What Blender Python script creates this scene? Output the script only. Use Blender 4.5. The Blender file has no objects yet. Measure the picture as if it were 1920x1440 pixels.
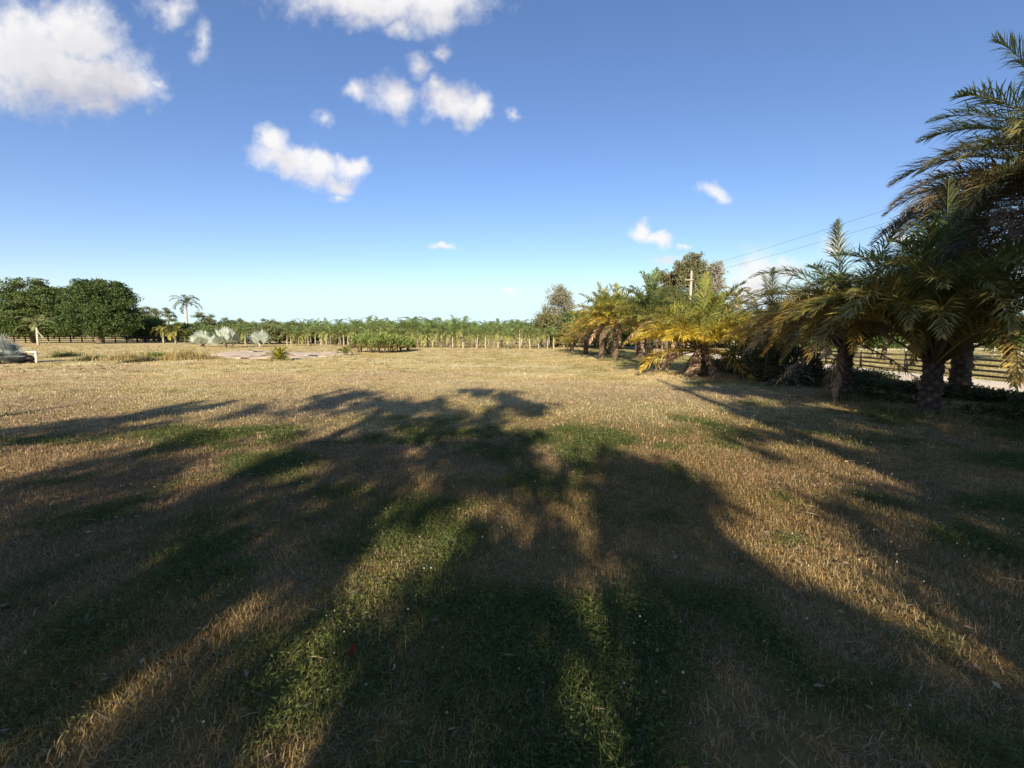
import bpy, math, random
import numpy as np
from mathutils import Vector, Matrix
random.seed(7)
rng = np.random.default_rng(11)
R = math.radians
scene = bpy.context.scene
col = scene.collection

# ------------------------------------------------------------------ camera model
F = 800.0; H = 1.6; PITCH = R(6.7)
SP, CP = math.sin(PITCH), math.cos(PITCH)
SUN_EL = R(22.0); SUN_AZ = R(4.0)           # shadows run towards (sin az, cos az)
LX, LY = math.sin(SUN_AZ), math.cos(SUN_AZ)
COT = 1.0 / math.tan(SUN_EL)


def ray(X, Y):
    u = (X - 960.0) / F; v = (720.0 - Y) / F
    return Vector((u, CP + v * SP, -SP + v * CP))


def at(X, Y):                                # point on the ground seen at a photo pixel
    d = ray(X, Y); t = H / -d.z
    return Vector((d.x * t, d.y * t, 0.0))


def at_depth(X, Y, y):                       # point at a given distance along the view axis on the ground plan
    d = ray(X, Y); t = y / d.y
    return Vector((d.x * t, y, H + d.z * t))


def px(x, y, z):                             # world -> photo pixel (arrays)
    zc = z - H
    dep = y * CP - zc * SP
    up = y * SP + zc * CP
    dep = np.maximum(dep, 1e-3)
    return 960 + F * x / dep, 720 - F * up / dep


# ------------------------------------------------------------------ noise
def _hash(ix, iy, s):
    h = (ix.astype(np.int64) * 374761393 + iy.astype(np.int64) * 668265263 + s * 982451653) & 0x7fffffff
    h = ((h ^ (h >> 13)) * 1274126177) & 0x7fffffff
    h = h ^ (h >> 16)
    return (h & 0xffff) / 65535.0


def vnoise(x, y, s=0):
    ix = np.floor(x); iy = np.floor(y)
    fx = x - ix; fy = y - iy
    fx = fx * fx * (3 - 2 * fx); fy = fy * fy * (3 - 2 * fy)
    a = _hash(ix, iy, s); b = _hash(ix + 1, iy, s); c = _hash(ix, iy + 1, s); d = _hash(ix + 1, iy + 1, s)
    return (a * (1 - fx) + b * fx) * (1 - fy) + (c * (1 - fx) + d * fx) * fy


def fbm(x, y, s=0, o=3):
    v = 0; a = .5; t = 0
    for i in range(o):
        v = v + a * vnoise(x * 2 ** i + 17.3 * i, y * 2 ** i - 9.1 * i, s + i); t += a; a *= .5
    return v / t


def sstep(a, b, x):
    t = np.clip((x - a) / (b - a), 0, 1)
    return t * t * (3 - 2 * t)


def mixc(a, b, t):
    return a * (1 - t[:, None]) + b * t[:, None]


def green_amount(x, y):
    n = fbm(x / 1.5, y / 1.7, 3) * .55 + fbm(x / .45, y / .45, 9) * .45
    bias = -.008 * sstep(9.5, 4.5, y) - .17 * np.exp(-(((x - .8) / 4.2) ** 2 + ((y - 10.5) / 3.2) ** 2)) - .10 * sstep(7.5, 10.5, y) + .09 * sstep(14, 22, y) * sstep(2.5, 5.5, x)
    bias = bias - .13 * sstep(-3, -6, x) * sstep(6.5, 8.5, y)
    bias = bias + .10 * sstep(5.5, 7, x) * sstep(9, 13, y) - .05 * sstep(25, 45, y)
    bias = bias + .24 * np.exp(-(((x + .65) / .55) ** 2 + ((y - 3.45) / .5) ** 2))
    bias = bias + .13 * np.exp(-(((x + 4.9) / 1.2) ** 2 + ((y - 6.6) / .9) ** 2))
    return sstep(.47, .64, n + bias)


def field_color(x, y):
    x = np.asarray(x, float); y = np.asarray(y, float)
    g = green_amount(x, y)
    n3 = fbm(x / 4.5, y / 3.0, 21); n4 = fbm(x / 1.3, y / 1.0, 31)
    straw = mixc(np.array([.55, .41, .205]), np.array([.64, .505, .29]), sstep(.3, .7, n4))
    red = np.array([.55, .39, .275])
    rd = sstep(.42, .62, n3 + .16 * np.exp(-(((x - .5) / 4.5) ** 2 + ((y - 10) / 3.2) ** 2)) - .12 * sstep(14, 22, y))
    c = mixc(straw, np.tile(red, (len(x), 1)), rd * .6)
    far = sstep(9, 20, y)
    olive = mixc(np.array([.125, .155, .035]), np.array([.075, .125, .028]), sstep(.35, .65, n4))
    olive = mixc(olive, np.tile(np.array([.39, .35, .14]), (len(x), 1)), sstep(7, 14, y) * .85)
    strk = sstep(.60, .74, fbm(x / 2.4, y / .9, 87)) * far
    c = mixc(c, np.tile(np.array([.72, .60, .40]), (len(x), 1)), strk * .8)
    nr = sstep(10.0, 4.2, y)[:, None]                 # foreground shade painted in: turf close by tinted darker and browner
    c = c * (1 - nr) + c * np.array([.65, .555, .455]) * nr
    return mixc(c, olive, g * .9)


# ------------------------------------------------------------------ mesh building
class MB:
    def __init__(self): self.v = []; self.f = []; self.c = []; self.n = 0

    def add(self, V, faces, c):              # faces: list of (k,m) int arrays
        V = np.asarray(V, float).reshape(-1, 3)
        c = np.asarray(c, float)
        if c.ndim == 1: c = np.tile(c, (len(V), 1))
        self.v.append(V); self.c.append(c)
        for fa in faces: self.f.append(np.asarray(fa, np.int64) + self.n)
        self.n += len(V)
        return self

    def mesh(self, name, mat, smooth=False):
        V = np.concatenate(self.v); C = np.concatenate(self.c)
        me = bpy.data.meshes.new(name)
        me.vertices.add(len(V)); me.vertices.foreach_set('co', V.astype(np.float32).ravel())
        loops = np.concatenate([a.ravel() for a in self.f])
        sizes = np.concatenate([np.full(len(a), a.shape[1]) for a in self.f])
        starts = np.concatenate([[0], np.cumsum(sizes)[:-1]])
        me.loops.add(len(loops)); me.loops.foreach_set('vertex_index', loops.astype(np.int32))
        me.polygons.add(len(sizes)); me.polygons.foreach_set('loop_start', starts.astype(np.int32))
        me.polygons.foreach_set('loop_total', sizes.astype(np.int32))
        if smooth: me.polygons.foreach_set('use_smooth', np.ones(len(sizes), bool))
        ca = me.color_attributes.new('Col', 'FLOAT_COLOR', 'POINT')
        ca.data.foreach_set('color', np.concatenate([C, np.ones((len(C), 1))], 1).astype(np.float32).ravel())
        me.update(); me.validate()
        me.materials.append(mat)
        return me

    def build(self, name, mat, parent=None, smooth=False):
        return obj(name, self.mesh(name, mat, smooth), parent)


def obj(name, me, parent=None):
    o = bpy.data.objects.new(name, me); col.objects.link(o)
    if parent: o.parent = parent
    return o


def tag(o, label=None, cat=None, group=None, kind=None):
    if label: o['label'] = label
    if cat: o['category'] = cat
    if group: o['group'] = group
    if kind: o['kind'] = kind
    return o


def empty(name, loc, label, cat, group=None, rz=0, scale=1):
    o = bpy.data.objects.new(name, None); col.objects.link(o)
    o.location = loc; o.rotation_euler.z = rz; o.scale = (scale,) * 3
    o.empty_display_size = .2
    return tag(o, label, cat, group)


def copy_tree(root, loc, rz=0, scale=None, label=None):
    r = root.copy(); col.objects.link(r); r.location = loc; r.rotation_euler.z = rz
    if scale: r.scale = (scale,) * 3 if not isinstance(scale, tuple) else scale
    if label: r['label'] = label
    for ch in list(root.children):
        c = ch.copy(); col.objects.link(c); c.parent = r
    return r


def tube(mb, pts, rad, c, sides=8, cap=True, bump=0.0):
    pts = [np.asarray(p, float) for p in pts]; n = len(pts)
    V = []
    ref = np.array([.31, .95, .08])
    for i, p in enumerate(pts):
        t = pts[min(i + 1, n - 1)] - pts[max(i - 1, 0)]; t = t / (np.linalg.norm(t) + 1e-9)
        a = np.cross(t, ref)
        if np.linalg.norm(a) < 1e-3: a = np.cross(t, [1, 0, 0])
        a /= np.linalg.norm(a); b = np.cross(t, a)
        for k in range(sides):
            th = 2 * math.pi * k / sides
            r = rad[i] * (1 + bump * (random.random() - .5))
            V.append(p + r * (math.cos(th) * a + math.sin(th) * b))
    q = []
    for i in range(n - 1):
        for k in range(sides):
            k2 = (k + 1) % sides
            q.append([i * sides + k, i * sides + k2, (i + 1) * sides + k2, (i + 1) * sides + k])
    faces = [np.array(q)]
    if cap:
        faces.append(np.array([[(n - 1) * sides + k for k in range(sides)]]))
        faces.append(np.array([[k for k in range(sides)][::-1]]))
    return mb.add(np.array(V), faces, c)


def box(mb, x0, x1, y0, y1, z0, z1, c, jit=0):
    V = np.array([[x, y, z] for z in (z0, z1) for y in (y0, y1) for x in (x0, x1)], float)
    if jit: V += rng.uniform(-jit, jit, V.shape)
    return mb.add(V, [np.array([[0, 2, 3, 1], [4, 5, 7, 6], [0, 1, 5, 4], [2, 6, 7, 3], [0, 4, 6, 2], [1, 3, 7, 5]])], c)


def rotz(V, a):
    c, s = math.cos(a), math.sin(a)
    return V @ np.array([[c, s, 0], [-s, c, 0], [0, 0, 1]])


# ------------------------------------------------------------------ materials
def nodes(name):
    m = bpy.data.materials.new(name); m.use_nodes = True
    nt = m.node_tree; nt.nodes.clear()
    out = nt.nodes.new('ShaderNodeOutputMaterial')
    return m, nt, out


def N(nt, t, **kw):
    n = nt.nodes.new(t)
    for k, v in kw.items(): setattr(n, k, v)
    return n


def attr_mat(name, rough=.6, spec=.3, transl=0., nscale=0., namp=.3, bump=0., bscale=30., coord='Object', stretch=(1, 1, 1)):
    m, nt, out = nodes(name)
    a = N(nt, 'ShaderNodeAttribute', attribute_name='Col')
    colr = a.outputs['Color']
    tc = N(nt, 'ShaderNodeTexCoord')
    mp = N(nt, 'ShaderNodeMapping'); mp.inputs['Scale'].default_value = stretch
    nt.links.new(tc.outputs[coord], mp.inputs['Vector'])
    if nscale:
        no = N(nt, 'ShaderNodeTexNoise'); no.inputs['Scale'].default_value = nscale; no.inputs['Detail'].default_value = 4
        nt.links.new(mp.outputs[0], no.inputs['Vector'])
        mr = N(nt, 'ShaderNodeMapRange'); mr.inputs['From Min'].default_value = .3; mr.inputs['From Max'].default_value = .7
        mr.inputs['To Min'].default_value = 1 - namp; mr.inputs['To Max'].default_value = 1 + namp
        nt.links.new(no.outputs[0], mr.inputs['Value'])
        vm = N(nt, 'ShaderNodeVectorMath', operation='SCALE')
        nt.links.new(colr, vm.inputs[0]); nt.links.new(mr.outputs[0], vm.inputs['Scale'])
        colr = vm.outputs[0]
    b = N(nt, 'ShaderNodeBsdfPrincipled')
    b.inputs['Roughness'].default_value = rough; b.inputs['Specular IOR Level'].default_value = spec
    nt.links.new(colr, b.inputs['Base Color'])
    if bump:
        nb = N(nt, 'ShaderNodeTexNoise'); nb.inputs['Scale'].default_value = bscale; nb.inputs['Detail'].default_value = 5
        nt.links.new(mp.outputs[0], nb.inputs['Vector'])
        bp = N(nt, 'ShaderNodeBump'); bp.inputs['Strength'].default_value = bump; bp.inputs['Distance'].default_value = .05
        nt.links.new(nb.outputs[0], bp.inputs['Height']); nt.links.new(bp.outputs[0], b.inputs['Normal'])
    last = b.outputs[0]
    if transl:
        t = N(nt, 'ShaderNodeBsdfTranslucent'); nt.links.new(colr, t.inputs['Color'])
        mx = N(nt, 'ShaderNodeMixShader'); mx.inputs[0].default_value = transl
        nt.links.new(last, mx.inputs[1]); nt.links.new(t.outputs[0], mx.inputs[2]); last = mx.outputs[0]
    nt.links.new(last, out.inputs['Surface'])
    return m


M_leaf = attr_mat('palm_leaf', .5, .35, .22)
M_fol = attr_mat('tree_leaf', .6, .25, .2)
M_dead = attr_mat('dead_leaf', .85, .1, .1, 14, .35)
M_bark = attr_mat('bark', .9, .1, 0, 9, .35, .8, 26)
M_palmbark = attr_mat('palm_trunk_bark', .9, .1, 0, 11, .3, .5, 30, stretch=(1, 1, 2.5))
M_grass = attr_mat('grass_blade', .65, .2, .18)
M_ground = attr_mat('field_soil', .95, .05, 0, 7, .28, .9, 18, 'Object')
M_sand = attr_mat('pale_sand', .95, .05, 0, 1.3, .22, .5, 9)
M_road = attr_mat('sandy_road', .95, .05, 0, 1.6, .15, .4, 12)
M_wood = attr_mat('weathered_boards', .85, .15, 0, 6, .35, .4, 25, stretch=(.3, .3, 4))
M_pole = attr_mat('pole_timber', .85, .1, 0, 4, .25, .4, 30, stretch=(2, 2, .3))
M_metal = attr_mat('painted_metal', .5, .4, 0, 8, .25)
M_pvc = attr_mat('white_plastic', .4, .4, 0, 10, .06)

# ------------------------------------------------------------------ world
w = bpy.data.worlds.new('World'); scene.world = w; w.use_nodes = True
nt = w.node_tree; nt.nodes.clear()
out = N(nt, 'ShaderNodeOutputWorld'); bg = N(nt, 'ShaderNodeBackground'); bg.inputs['Strength'].default_value = .085
sky = N(nt, 'ShaderNodeTexSky', sky_type='NISHITA', sun_disc=False)
sky.sun_elevation = SUN_EL; sky.sun_rotation = math.pi + SUN_AZ
sky.altitude = 0; sky.air_density = 1.0; sky.dust_density = .12; sky.ozone_density = 3.0

CL = [  # photo pixel centre, radii, weight
    (45, 100, 105, 74, .12), (140, 66, 80, 54, .1), (110, 140, 140, 62, .1), (190, 150, 80, 52, .05), (238, 165, 74, 40, -.05), (285, 158, 40, 18, -.22), (180, 192, 105, 26, -.15), (-40, 125, 80, 66, .1),
    (320, 12, 70, 45, -.25), (372, 82, 34, 60, -.33),
    (700, 2, 170, 42, .0), (815, 8, 110, 45, .0), (600, -15, 110, 30, -.1), (760, 52, 60, 26, -.2), (830, 92, 36, 22, -.33),
    (735, 185, 48, 42, -.1), (672, 172, 38, 30, -.2), (788, 125, 40, 34, -.22), (845, 190, 56, 32, .05), (892, 203, 38, 26, .0), (820, 165, 30, 26, -.1), (960, 220, 22, 20, -.28),
    (604, 218, 38, 26, -.3), (511, 268, 27, 28, .12), (532, 296, 52, 28, .1), (600, 314, 58, 26, .08), (655, 310, 30, 22, .02), (635, 340, 34, 28, -.05), (630, 372, 34, 22, -.2),
    (1345, 357, 48, 22, -.22), (1203, 434, 22, 22, .05), (1230, 450, 34, 15, .0), (1290, 462, 28, 9, -.22), (1250, 487, 42, 11, -.2),
    (832, 470, 22, 10, -.05), (955, 548, 18, 11, -.15), (1420, 528, 66, 56, .02), (1470, 500, 50, 34, -.1), (1560, 468, 34, 28, -.02), (1690, 440, 44, 20, -.12)]
grp = bpy.data.node_groups.new('cloud_field', 'ShaderNodeTree')
grp.interface.new_socket('P', in_out='INPUT', socket_type='NodeSocketVector')
grp.interface.new_socket('D', in_out='OUTPUT', socket_type='NodeSocketFloat')
gi = N(grp, 'NodeGroupInput'); go = N(grp, 'NodeGroupOutput')


def math_n(t, op, a, b=None, c=None):
    n = N(t, 'ShaderNodeMath', operation=op)
    for i, v in enumerate((a, b, c)):
        if v is None: continue
        if isinstance(v, (int, float)): n.inputs[i].default_value = v
        else: t.links.new(v, n.inputs[i])
    return n.outputs[0]


nz = N(grp, 'ShaderNodeTexNoise'); nz.inputs['Scale'].default_value = 11; nz.inputs['Detail'].default_value = 6; nz.inputs['Roughness'].default_value = .55
grp.links.new(gi.outputs[0], nz.inputs['Vector'])
sub = N(grp, 'ShaderNodeVectorMath', operation='SUBTRACT'); grp.links.new(nz.outputs['Color'], sub.inputs[0]); sub.inputs[1].default_value = (.5, .5, .5)
sc_ = N(grp, 'ShaderNodeVectorMath', operation='SCALE'); grp.links.new(sub.outputs[0], sc_.inputs[0]); sc_.inputs['Scale'].default_value = .10
ad = N(grp, 'ShaderNodeVectorMath', operation='ADD'); grp.links.new(gi.outputs[0], ad.inputs[0]); grp.links.new(sc_.outputs[0], ad.inputs[1])
acc = None
for (X, Y, rx, ry, wt) in CL:
    d = ray(X, Y); c0 = (d.x / d.y, 0, d.z / d.y)
    s1 = N(grp, 'ShaderNodeVectorMath', operation='SUBTRACT'); grp.links.new(ad.outputs[0], s1.inputs[0]); s1.inputs[1].default_value = c0
    m1 = N(grp, 'ShaderNodeVectorMath', operation='MULTIPLY'); grp.links.new(s1.outputs[0], m1.inputs[0])
    m1.inputs[1].default_value = (F / rx / .98, 0, F / ry / .98)
    l1 = N(grp, 'ShaderNodeVectorMath', operation='LENGTH'); grp.links.new(m1.outputs[0], l1.inputs[0])
    e = math_n(grp, 'SUBTRACT', 1.14 + wt * 1.65, l1.outputs['Value'])
    acc = e if acc is None else math_n(grp, 'SMOOTH_MAX', acc, e, .06)
nf = N(grp, 'ShaderNodeTexNoise'); nf.inputs['Scale'].default_value = 24; nf.inputs['Detail'].default_value = 6; nf.inputs['Roughness'].default_value = .6
grp.links.new(gi.outputs[0], nf.inputs['Vector'])
acc = math_n(grp, 'ADD', acc, math_n(grp, 'MULTIPLY', math_n(grp, 'SUBTRACT', nf.outputs[0], .5), 1.2))
mr = N(grp, 'ShaderNodeMapRange', interpolation_type='SMOOTHSTEP')
mr.inputs['From Min'].default_value = -.12; mr.inputs['From Max'].default_value = .98
grp.links.new(acc, mr.inputs['Value']); grp.links.new(mr.outputs[0], go.inputs[0])

tc = N(nt, 'ShaderNodeTexCoord'); sx = N(nt, 'ShaderNodeSeparateXYZ'); nt.links.new(tc.outputs['Generated'], sx.inputs[0])
dy = math_n(nt, 'MAXIMUM', sx.outputs[1], .02)
cx = N(nt, 'ShaderNodeCombineXYZ')
nt.links.new(math_n(nt, 'DIVIDE', sx.outputs[0], dy), cx.inputs[0]); nt.links.new(math_n(nt, 'DIVIDE', sx.outputs[2], dy), cx.inputs[2])
g1 = N(nt, 'ShaderNodeGroup', node_tree=grp); nt.links.new(cx.outputs[0], g1.inputs[0])
of = N(nt, 'ShaderNodeVectorMath', operation='ADD'); nt.links.new(cx.outputs[0], of.inputs[0]); of.inputs[1].default_value = (-.02, 0, .05)
g2 = N(nt, 'ShaderNodeGroup', node_tree=grp); nt.links.new(of.outputs[0], g2.inputs[0])
of3 = N(nt, 'ShaderNodeVectorMath', operation='ADD'); nt.links.new(cx.outputs[0], of3.inputs[0]); of3.inputs[1].default_value = (-.05, 0, .14)
g3 = N(nt, 'ShaderNodeGroup', node_tree=grp); nt.links.new(of3.outputs[0], g3.inputs[0])
ccol = N(nt, 'ShaderNodeMix', data_type='RGBA'); nt.links.new(math_n(nt, 'ADD', math_n(nt, 'MULTIPLY', g2.outputs[0], .4), math_n(nt, 'MULTIPLY', g3.outputs[0], .6)), ccol.inputs[0])
CLOUD_WHITE = (6.3, 6.15, 6.1, 1); CLOUD_GREY = (4.0, 3.95, 4.3, 1)
ccol.inputs[6].default_value = CLOUD_WHITE; ccol.inputs[7].default_value = CLOUD_GREY
hsv = N(nt, 'ShaderNodeHueSaturation'); hsv.inputs['Saturation'].default_value = 1.07; hsv.inputs['Value'].default_value = 1.0
nt.links.new(sky.outputs[0], hsv.inputs['Color'])
mxs = N(nt, 'ShaderNodeMix', data_type='RGBA'); nt.links.new(math_n(nt, 'MULTIPLY', g1.outputs[0], .95), mxs.inputs[0])
tint = N(nt, 'ShaderNodeVectorMath', operation='MULTIPLY'); nt.links.new(hsv.outputs[0], tint.inputs[0]); tint.inputs[1].default_value = (1.10, .995, 1.09)
sep = N(nt, 'ShaderNodeSeparateColor'); nt.links.new(tint.outputs[0], sep.inputs[0])
cmb = N(nt, 'ShaderNodeCombineColor')
nt.links.new(math_n(nt, 'SMOOTH_MIN', sep.outputs[0], 5.1, 1.6), cmb.inputs[0]); nt.links.new(math_n(nt, 'SMOOTH_MIN', sep.outputs[1], 6.4, 1.0), cmb.inputs[1])
nt.links.new(math_n(nt, 'SMOOTH_MIN', sep.outputs[2], 6.8, 1.0), cmb.inputs[2])
nt.links.new(cmb.outputs[0], mxs.inputs[6]); nt.links.new(ccol.outputs[2], mxs.inputs[7])
nt.links.new(mxs.outputs[2], bg.inputs['Color']); nt.links.new(bg.outputs[0], out.inputs['Surface'])

sun = bpy.data.lights.new('sun', 'SUN'); sun.energy = 5.0; sun.angle = R(.5); sun.color = (1, .88, .68)
so = bpy.data.objects.new('sun', sun); col.objects.link(so); so.location = (0, -20, 30)
so.rotation_euler = Vector((LX * math.cos(SUN_EL), LY * math.cos(SUN_EL), -math.sin(SUN_EL))).to_track_quat('-Z', 'Y').to_euler()

cam = bpy.data.cameras.new('camera'); cam.sensor_width = 36; cam.lens = 36 * F / 1920; cam.clip_end = 6000; cam.clip_start = .05
co = bpy.data.objects.new('camera', cam); col.objects.link(co)
co.location = (0, 0, H); co.rotation_euler = (R(90) - PITCH, 0, 0); scene.camera = co
vs = scene.view_settings; vs.view_transform = 'Standard'; vs.look = 'None'; vs.gamma = 1; vs.exposure = .9; vs.use_curve_mapping = False

# ------------------------------------------------------------------ ground
def axis(dense0, dense1, step, far, far0=None):
    a = list(np.arange(dense0, dense1 + 1e-6, step)); s = step; x = a[-1]
    while x < far: s *= 1.35; x += s; a.append(x)
    s = step; x = a[0]; lo = -far if far0 is None else far0
    while x > lo: s *= 1.35; x -= s; a.insert(0, x)
    return np.array(a)


def relief(x, y):
    return (fbm(x / 1.7, y / 1.7, 77) - .5) * .05 * sstep(30, 12, np.abs(x)) * sstep(40, 20, y)


xs = axis(-28, 24, .3, 3500); ys = axis(-6, 52, .3, 3500, -400)
GX, GY = np.meshgrid(xs, ys)
gx, gy = GX.ravel(), GY.ravel()
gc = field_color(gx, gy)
gc *= (.50 + .42 * sstep(6, 18, gy))[:, None]; gc[:, 2] *= .8          # thatch and soil, bare tan far out, darkened close by to deepen the shade
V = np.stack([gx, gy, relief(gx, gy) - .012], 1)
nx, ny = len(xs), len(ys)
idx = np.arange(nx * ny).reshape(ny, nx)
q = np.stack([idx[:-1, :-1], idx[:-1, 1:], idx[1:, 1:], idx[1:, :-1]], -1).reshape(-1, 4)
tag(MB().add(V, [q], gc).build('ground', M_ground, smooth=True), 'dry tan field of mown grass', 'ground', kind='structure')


def sheet(name, poly, z, mat, c, label, cat, sub=3, hump=0):
    # irregular outline filled by rings towards its centre
    P = np.array(poly, float)
    Q = []
    for i in range(len(P)):
        a, b = P[i], P[(i + 1) % len(P)]
        for k in range(sub):
            t = k / sub; p = a * (1 - t) + b * t
            Q.append(p)
    Q = np.array(Q); cen = Q.mean(0)
    Q += rng.normal(0, .22, Q.shape)
    rings = [1, .95, .85, .72, .58, .42, .2]
    V = []; n = len(Q)
    for r in rings:
        p = cen + (Q - cen) * r
        V.append(np.c_[p, np.full(n, z - (.03 if r == 1 else 0)) + hump * (r < 1) * vnoise(p[:, 0] * .9, p[:, 1] * .9, 12) * 1.6])
    V.append(np.array([[cen[0], cen[1], z + hump]]))
    V = np.concatenate(V)
    q = [[i * n + k, i * n + (k + 1) % n, (i + 1) * n + (k + 1) % n, (i + 1) * n + k] for i in range(len(rings) - 1) for k in range(n)]
    t = [[(len(rings) - 1) * n + k, (len(rings) - 1) * n + (k + 1) % n, len(rings) * n] for k in range(n)]
    return tag(MB().add(V, [np.array(q), np.array(t)], c).build(name, mat), label, cat, kind='structure')


sand_px = [(396, 664), (430, 659), (480, 657.5), (540, 660), (600, 662), (640, 661), (655, 664), (610, 668), (560, 671.5), (500, 672.5), (450, 672.5), (418, 670)]
sheet('sand_patch', [at(*p)[:2] for p in sand_px], .022, M_sand, (.60, .47, .34), 'bare patch of pale pinkish sand in the field', 'sand', 6, .035)
road = [(13.2, -12), (13.0, 0), (12.9, 6), (13.1, 12), (13.0, 18), (13.3, 30), (13.2, 60), (13.3, 110), (16.4, 110), (16.3, 60), (16.2, 30), (16.3, 18), (16.2, 12), (16.3, 6), (16.2, 0), (16.3, -12)]
V = []
ry = np.arange(-12, 111, 1.0)
lft = 13.0 + .3 * (vnoise(ry / 2.5, ry * 0, 5) - .5); rgt = 16.3 + .3 * (vnoise(ry / 2.2, ry * 0 + 3, 6) - .5)
for k, t in enumerate((0, .3, .5, .7, 1)):
    V.append(np.c_[lft * (1 - t) + rgt * t, ry, np.full(len(ry), .02 + (0 if k in (0, 4) else (.035 if k == 2 else .012)))])
V = np.concatenate(V); n = len(ry)
q = [[k * n + i, (k + 1) * n + i, (k + 1) * n + i + 1, k * n + i + 1] for k in range(4) for i in range(n - 1)]
tag(MB().add(V, [np.array(q)], (.74, .63, .49)).build('dirt_road', M_road, smooth=True), 'pale sandy dirt road behind the dark palms', 'road', kind='structure')

sand_poly = np.array([list(at(*p)[:2]) for p in sand_px])


def in_poly(x, y, P):
    P = np.asarray(P, float); r = np.zeros(len(x), bool); j = len(P) - 1
    for i in range(len(P)):
        xi, yi = P[i]; xj, yj = P[j]
        c = ((yi > y) != (yj > y)) & (x < (xj - xi) * (y - yi) / (yj - yi + 1e-12) + xi)
        r ^= c; j = i
    return r


def bare(x, y):
    ox = 1.6 * (vnoise(x * 1.1, y * 1.1, 13) - .5); oy = 2.2 * (vnoise(x * 1.1, y * 1.1, 14) - .5)
    return (in_poly(x + ox, y + oy, sand_poly) & (rng.random(len(x)) < .93)) | ((x > 12.9) & (x < 16.4))


# ------------------------------------------------------------------ grass
def blades(mb, x, y, h, wd, lean, c, z0=None):
    n = len(x)
    a = rng.uniform(0, 2 * math.pi, n); b = a + rng.normal(0, .5, n) + math.pi / 2
    dx, dy = np.cos(a), np.sin(a); sxx, syy = np.cos(b), np.sin(b)
    z = relief(x, y) - .012 if z0 is None else z0
    l1 = lean * h * .35; l2 = lean * h
    base = np.stack([x, y, z], 1)
    side = np.stack([sxx * wd, syy * wd, 0 * wd], 1) / 2
    up = np.sqrt(np.maximum(1 - np.minimum(lean, .97) ** 2, .05))
    mid = base + np.stack([dx * l1, dy * l1, h * .6 * np.maximum(up, .35)], 1)
    tip = base + np.stack([dx * l2, dy * l2, h * up], 1)
    V = np.stack([base - side, base + side, mid + side * .8, mid - side * .8, tip], 1).reshape(-1, 3)
    i0 = np.arange(n)[:, None] * 5
    C = np.repeat(c, 5, 0)
    mb.add(V, [i0 + np.array([0, 1, 2, 3]), i0 + np.array([3, 2, 4])], C)


def scatter(n, y0, y1, pw, margin=1.5, k=1.32):
    y = (rng.uniform(y0 ** pw, y1 ** pw, n)) ** (1 / pw)
    x = rng.uniform(-1, 1, n) * (k * y + margin)
    return x, y


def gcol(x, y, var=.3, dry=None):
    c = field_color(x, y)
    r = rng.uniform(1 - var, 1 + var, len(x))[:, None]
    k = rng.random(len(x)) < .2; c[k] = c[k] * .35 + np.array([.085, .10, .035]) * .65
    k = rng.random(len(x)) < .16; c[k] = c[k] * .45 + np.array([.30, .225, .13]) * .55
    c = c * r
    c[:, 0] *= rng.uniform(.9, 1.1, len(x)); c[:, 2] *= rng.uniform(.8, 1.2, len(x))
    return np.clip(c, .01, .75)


mb = MB()
for (n, y0, y1, pw, h0, h1, w0) in ((380000, .5, 6.0, 1.25, .015, .06, .0033), (190000, 5.5, 17, 1.6, .025, .062, .008), (150000, 16, 62, 1.5, .03, .085, .020)):
    x, y = scatter(n, y0, y1, pw)
    keep = ~bare(x, y) & (fbm(x / .35, y / .35, 51) + rng.uniform(-.25, .25, n) > np.where(y < 7, .27, .34)); x, y = x[keep], y[keep]
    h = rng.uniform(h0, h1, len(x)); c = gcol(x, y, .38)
    pale = rng.random(len(x)) < .12
    c[pale] = c[pale] * .3 + np.array([.36, .29, .16]) * rng.uniform(.6, 1.2, pale.sum())[:, None]
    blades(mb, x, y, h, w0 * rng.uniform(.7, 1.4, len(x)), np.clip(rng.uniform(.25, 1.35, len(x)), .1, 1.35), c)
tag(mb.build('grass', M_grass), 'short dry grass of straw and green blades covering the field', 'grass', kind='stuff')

# tufts of longer grass
mb = MB()
for (nt_, y0, y1, hh, ww) in ((420, 1.2, 7, .09, .005), (2600, 5.5, 20, .075, .009), (3000, 18, 60, .12, .022)):
    tx, ty = scatter(nt_, y0, y1, 1.6)
    k = 16
    x = np.repeat(tx, k) + rng.normal(0, .045 + .0025 * np.repeat(ty, k), nt_ * k); y = np.repeat(ty, k) + rng.normal(0, .05, nt_ * k)
    keep = ~bare(x, y); x, y = x[keep], y[keep]
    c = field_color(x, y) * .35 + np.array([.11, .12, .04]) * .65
    c *= rng.uniform(.5, 1.1, len(x))[:, None]
    blades(mb, x, y, rng.uniform(.5, 1.1, len(x)) * hh, np.full(len(x), ww), np.clip(rng.normal(.5, .25, len(x)), .05, 1), c)
tag(mb.build('grass_tufts', M_grass), 'longer olive grass tufts scattered over the mown field', 'grass', kind='stuff')


# longer grass left standing round the palm trunks
mb = MB()
for (X, Y) in ((1578, 748), (1740, 778), (1797, 742), (1312, 703), (1216, 684), (1153, 675), (1135, 676)):
    b = at(X, Y); n = 700; a = rng.uniform(0, 6.28, n); r = .16 + np.abs(rng.normal(0, .22, n))
    x = b.x + r * np.cos(a); y = b.y + r * np.sin(a); c = np.array([.16, .16, .06]) * rng.uniform(.5, 1.5, (n, 1)) + np.array([.1, .06, .03]) * rng.random((n, 1))
    blades(mb, x, y, rng.uniform(.06, .24, n), np.full(n, .008), np.clip(rng.normal(.45, .25, n), .05, 1), c)
tag(mb.build('grass_fringe', M_grass), 'longer uncut grass standing round the feet of the palm trunks', 'grass', kind='stuff')


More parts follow.
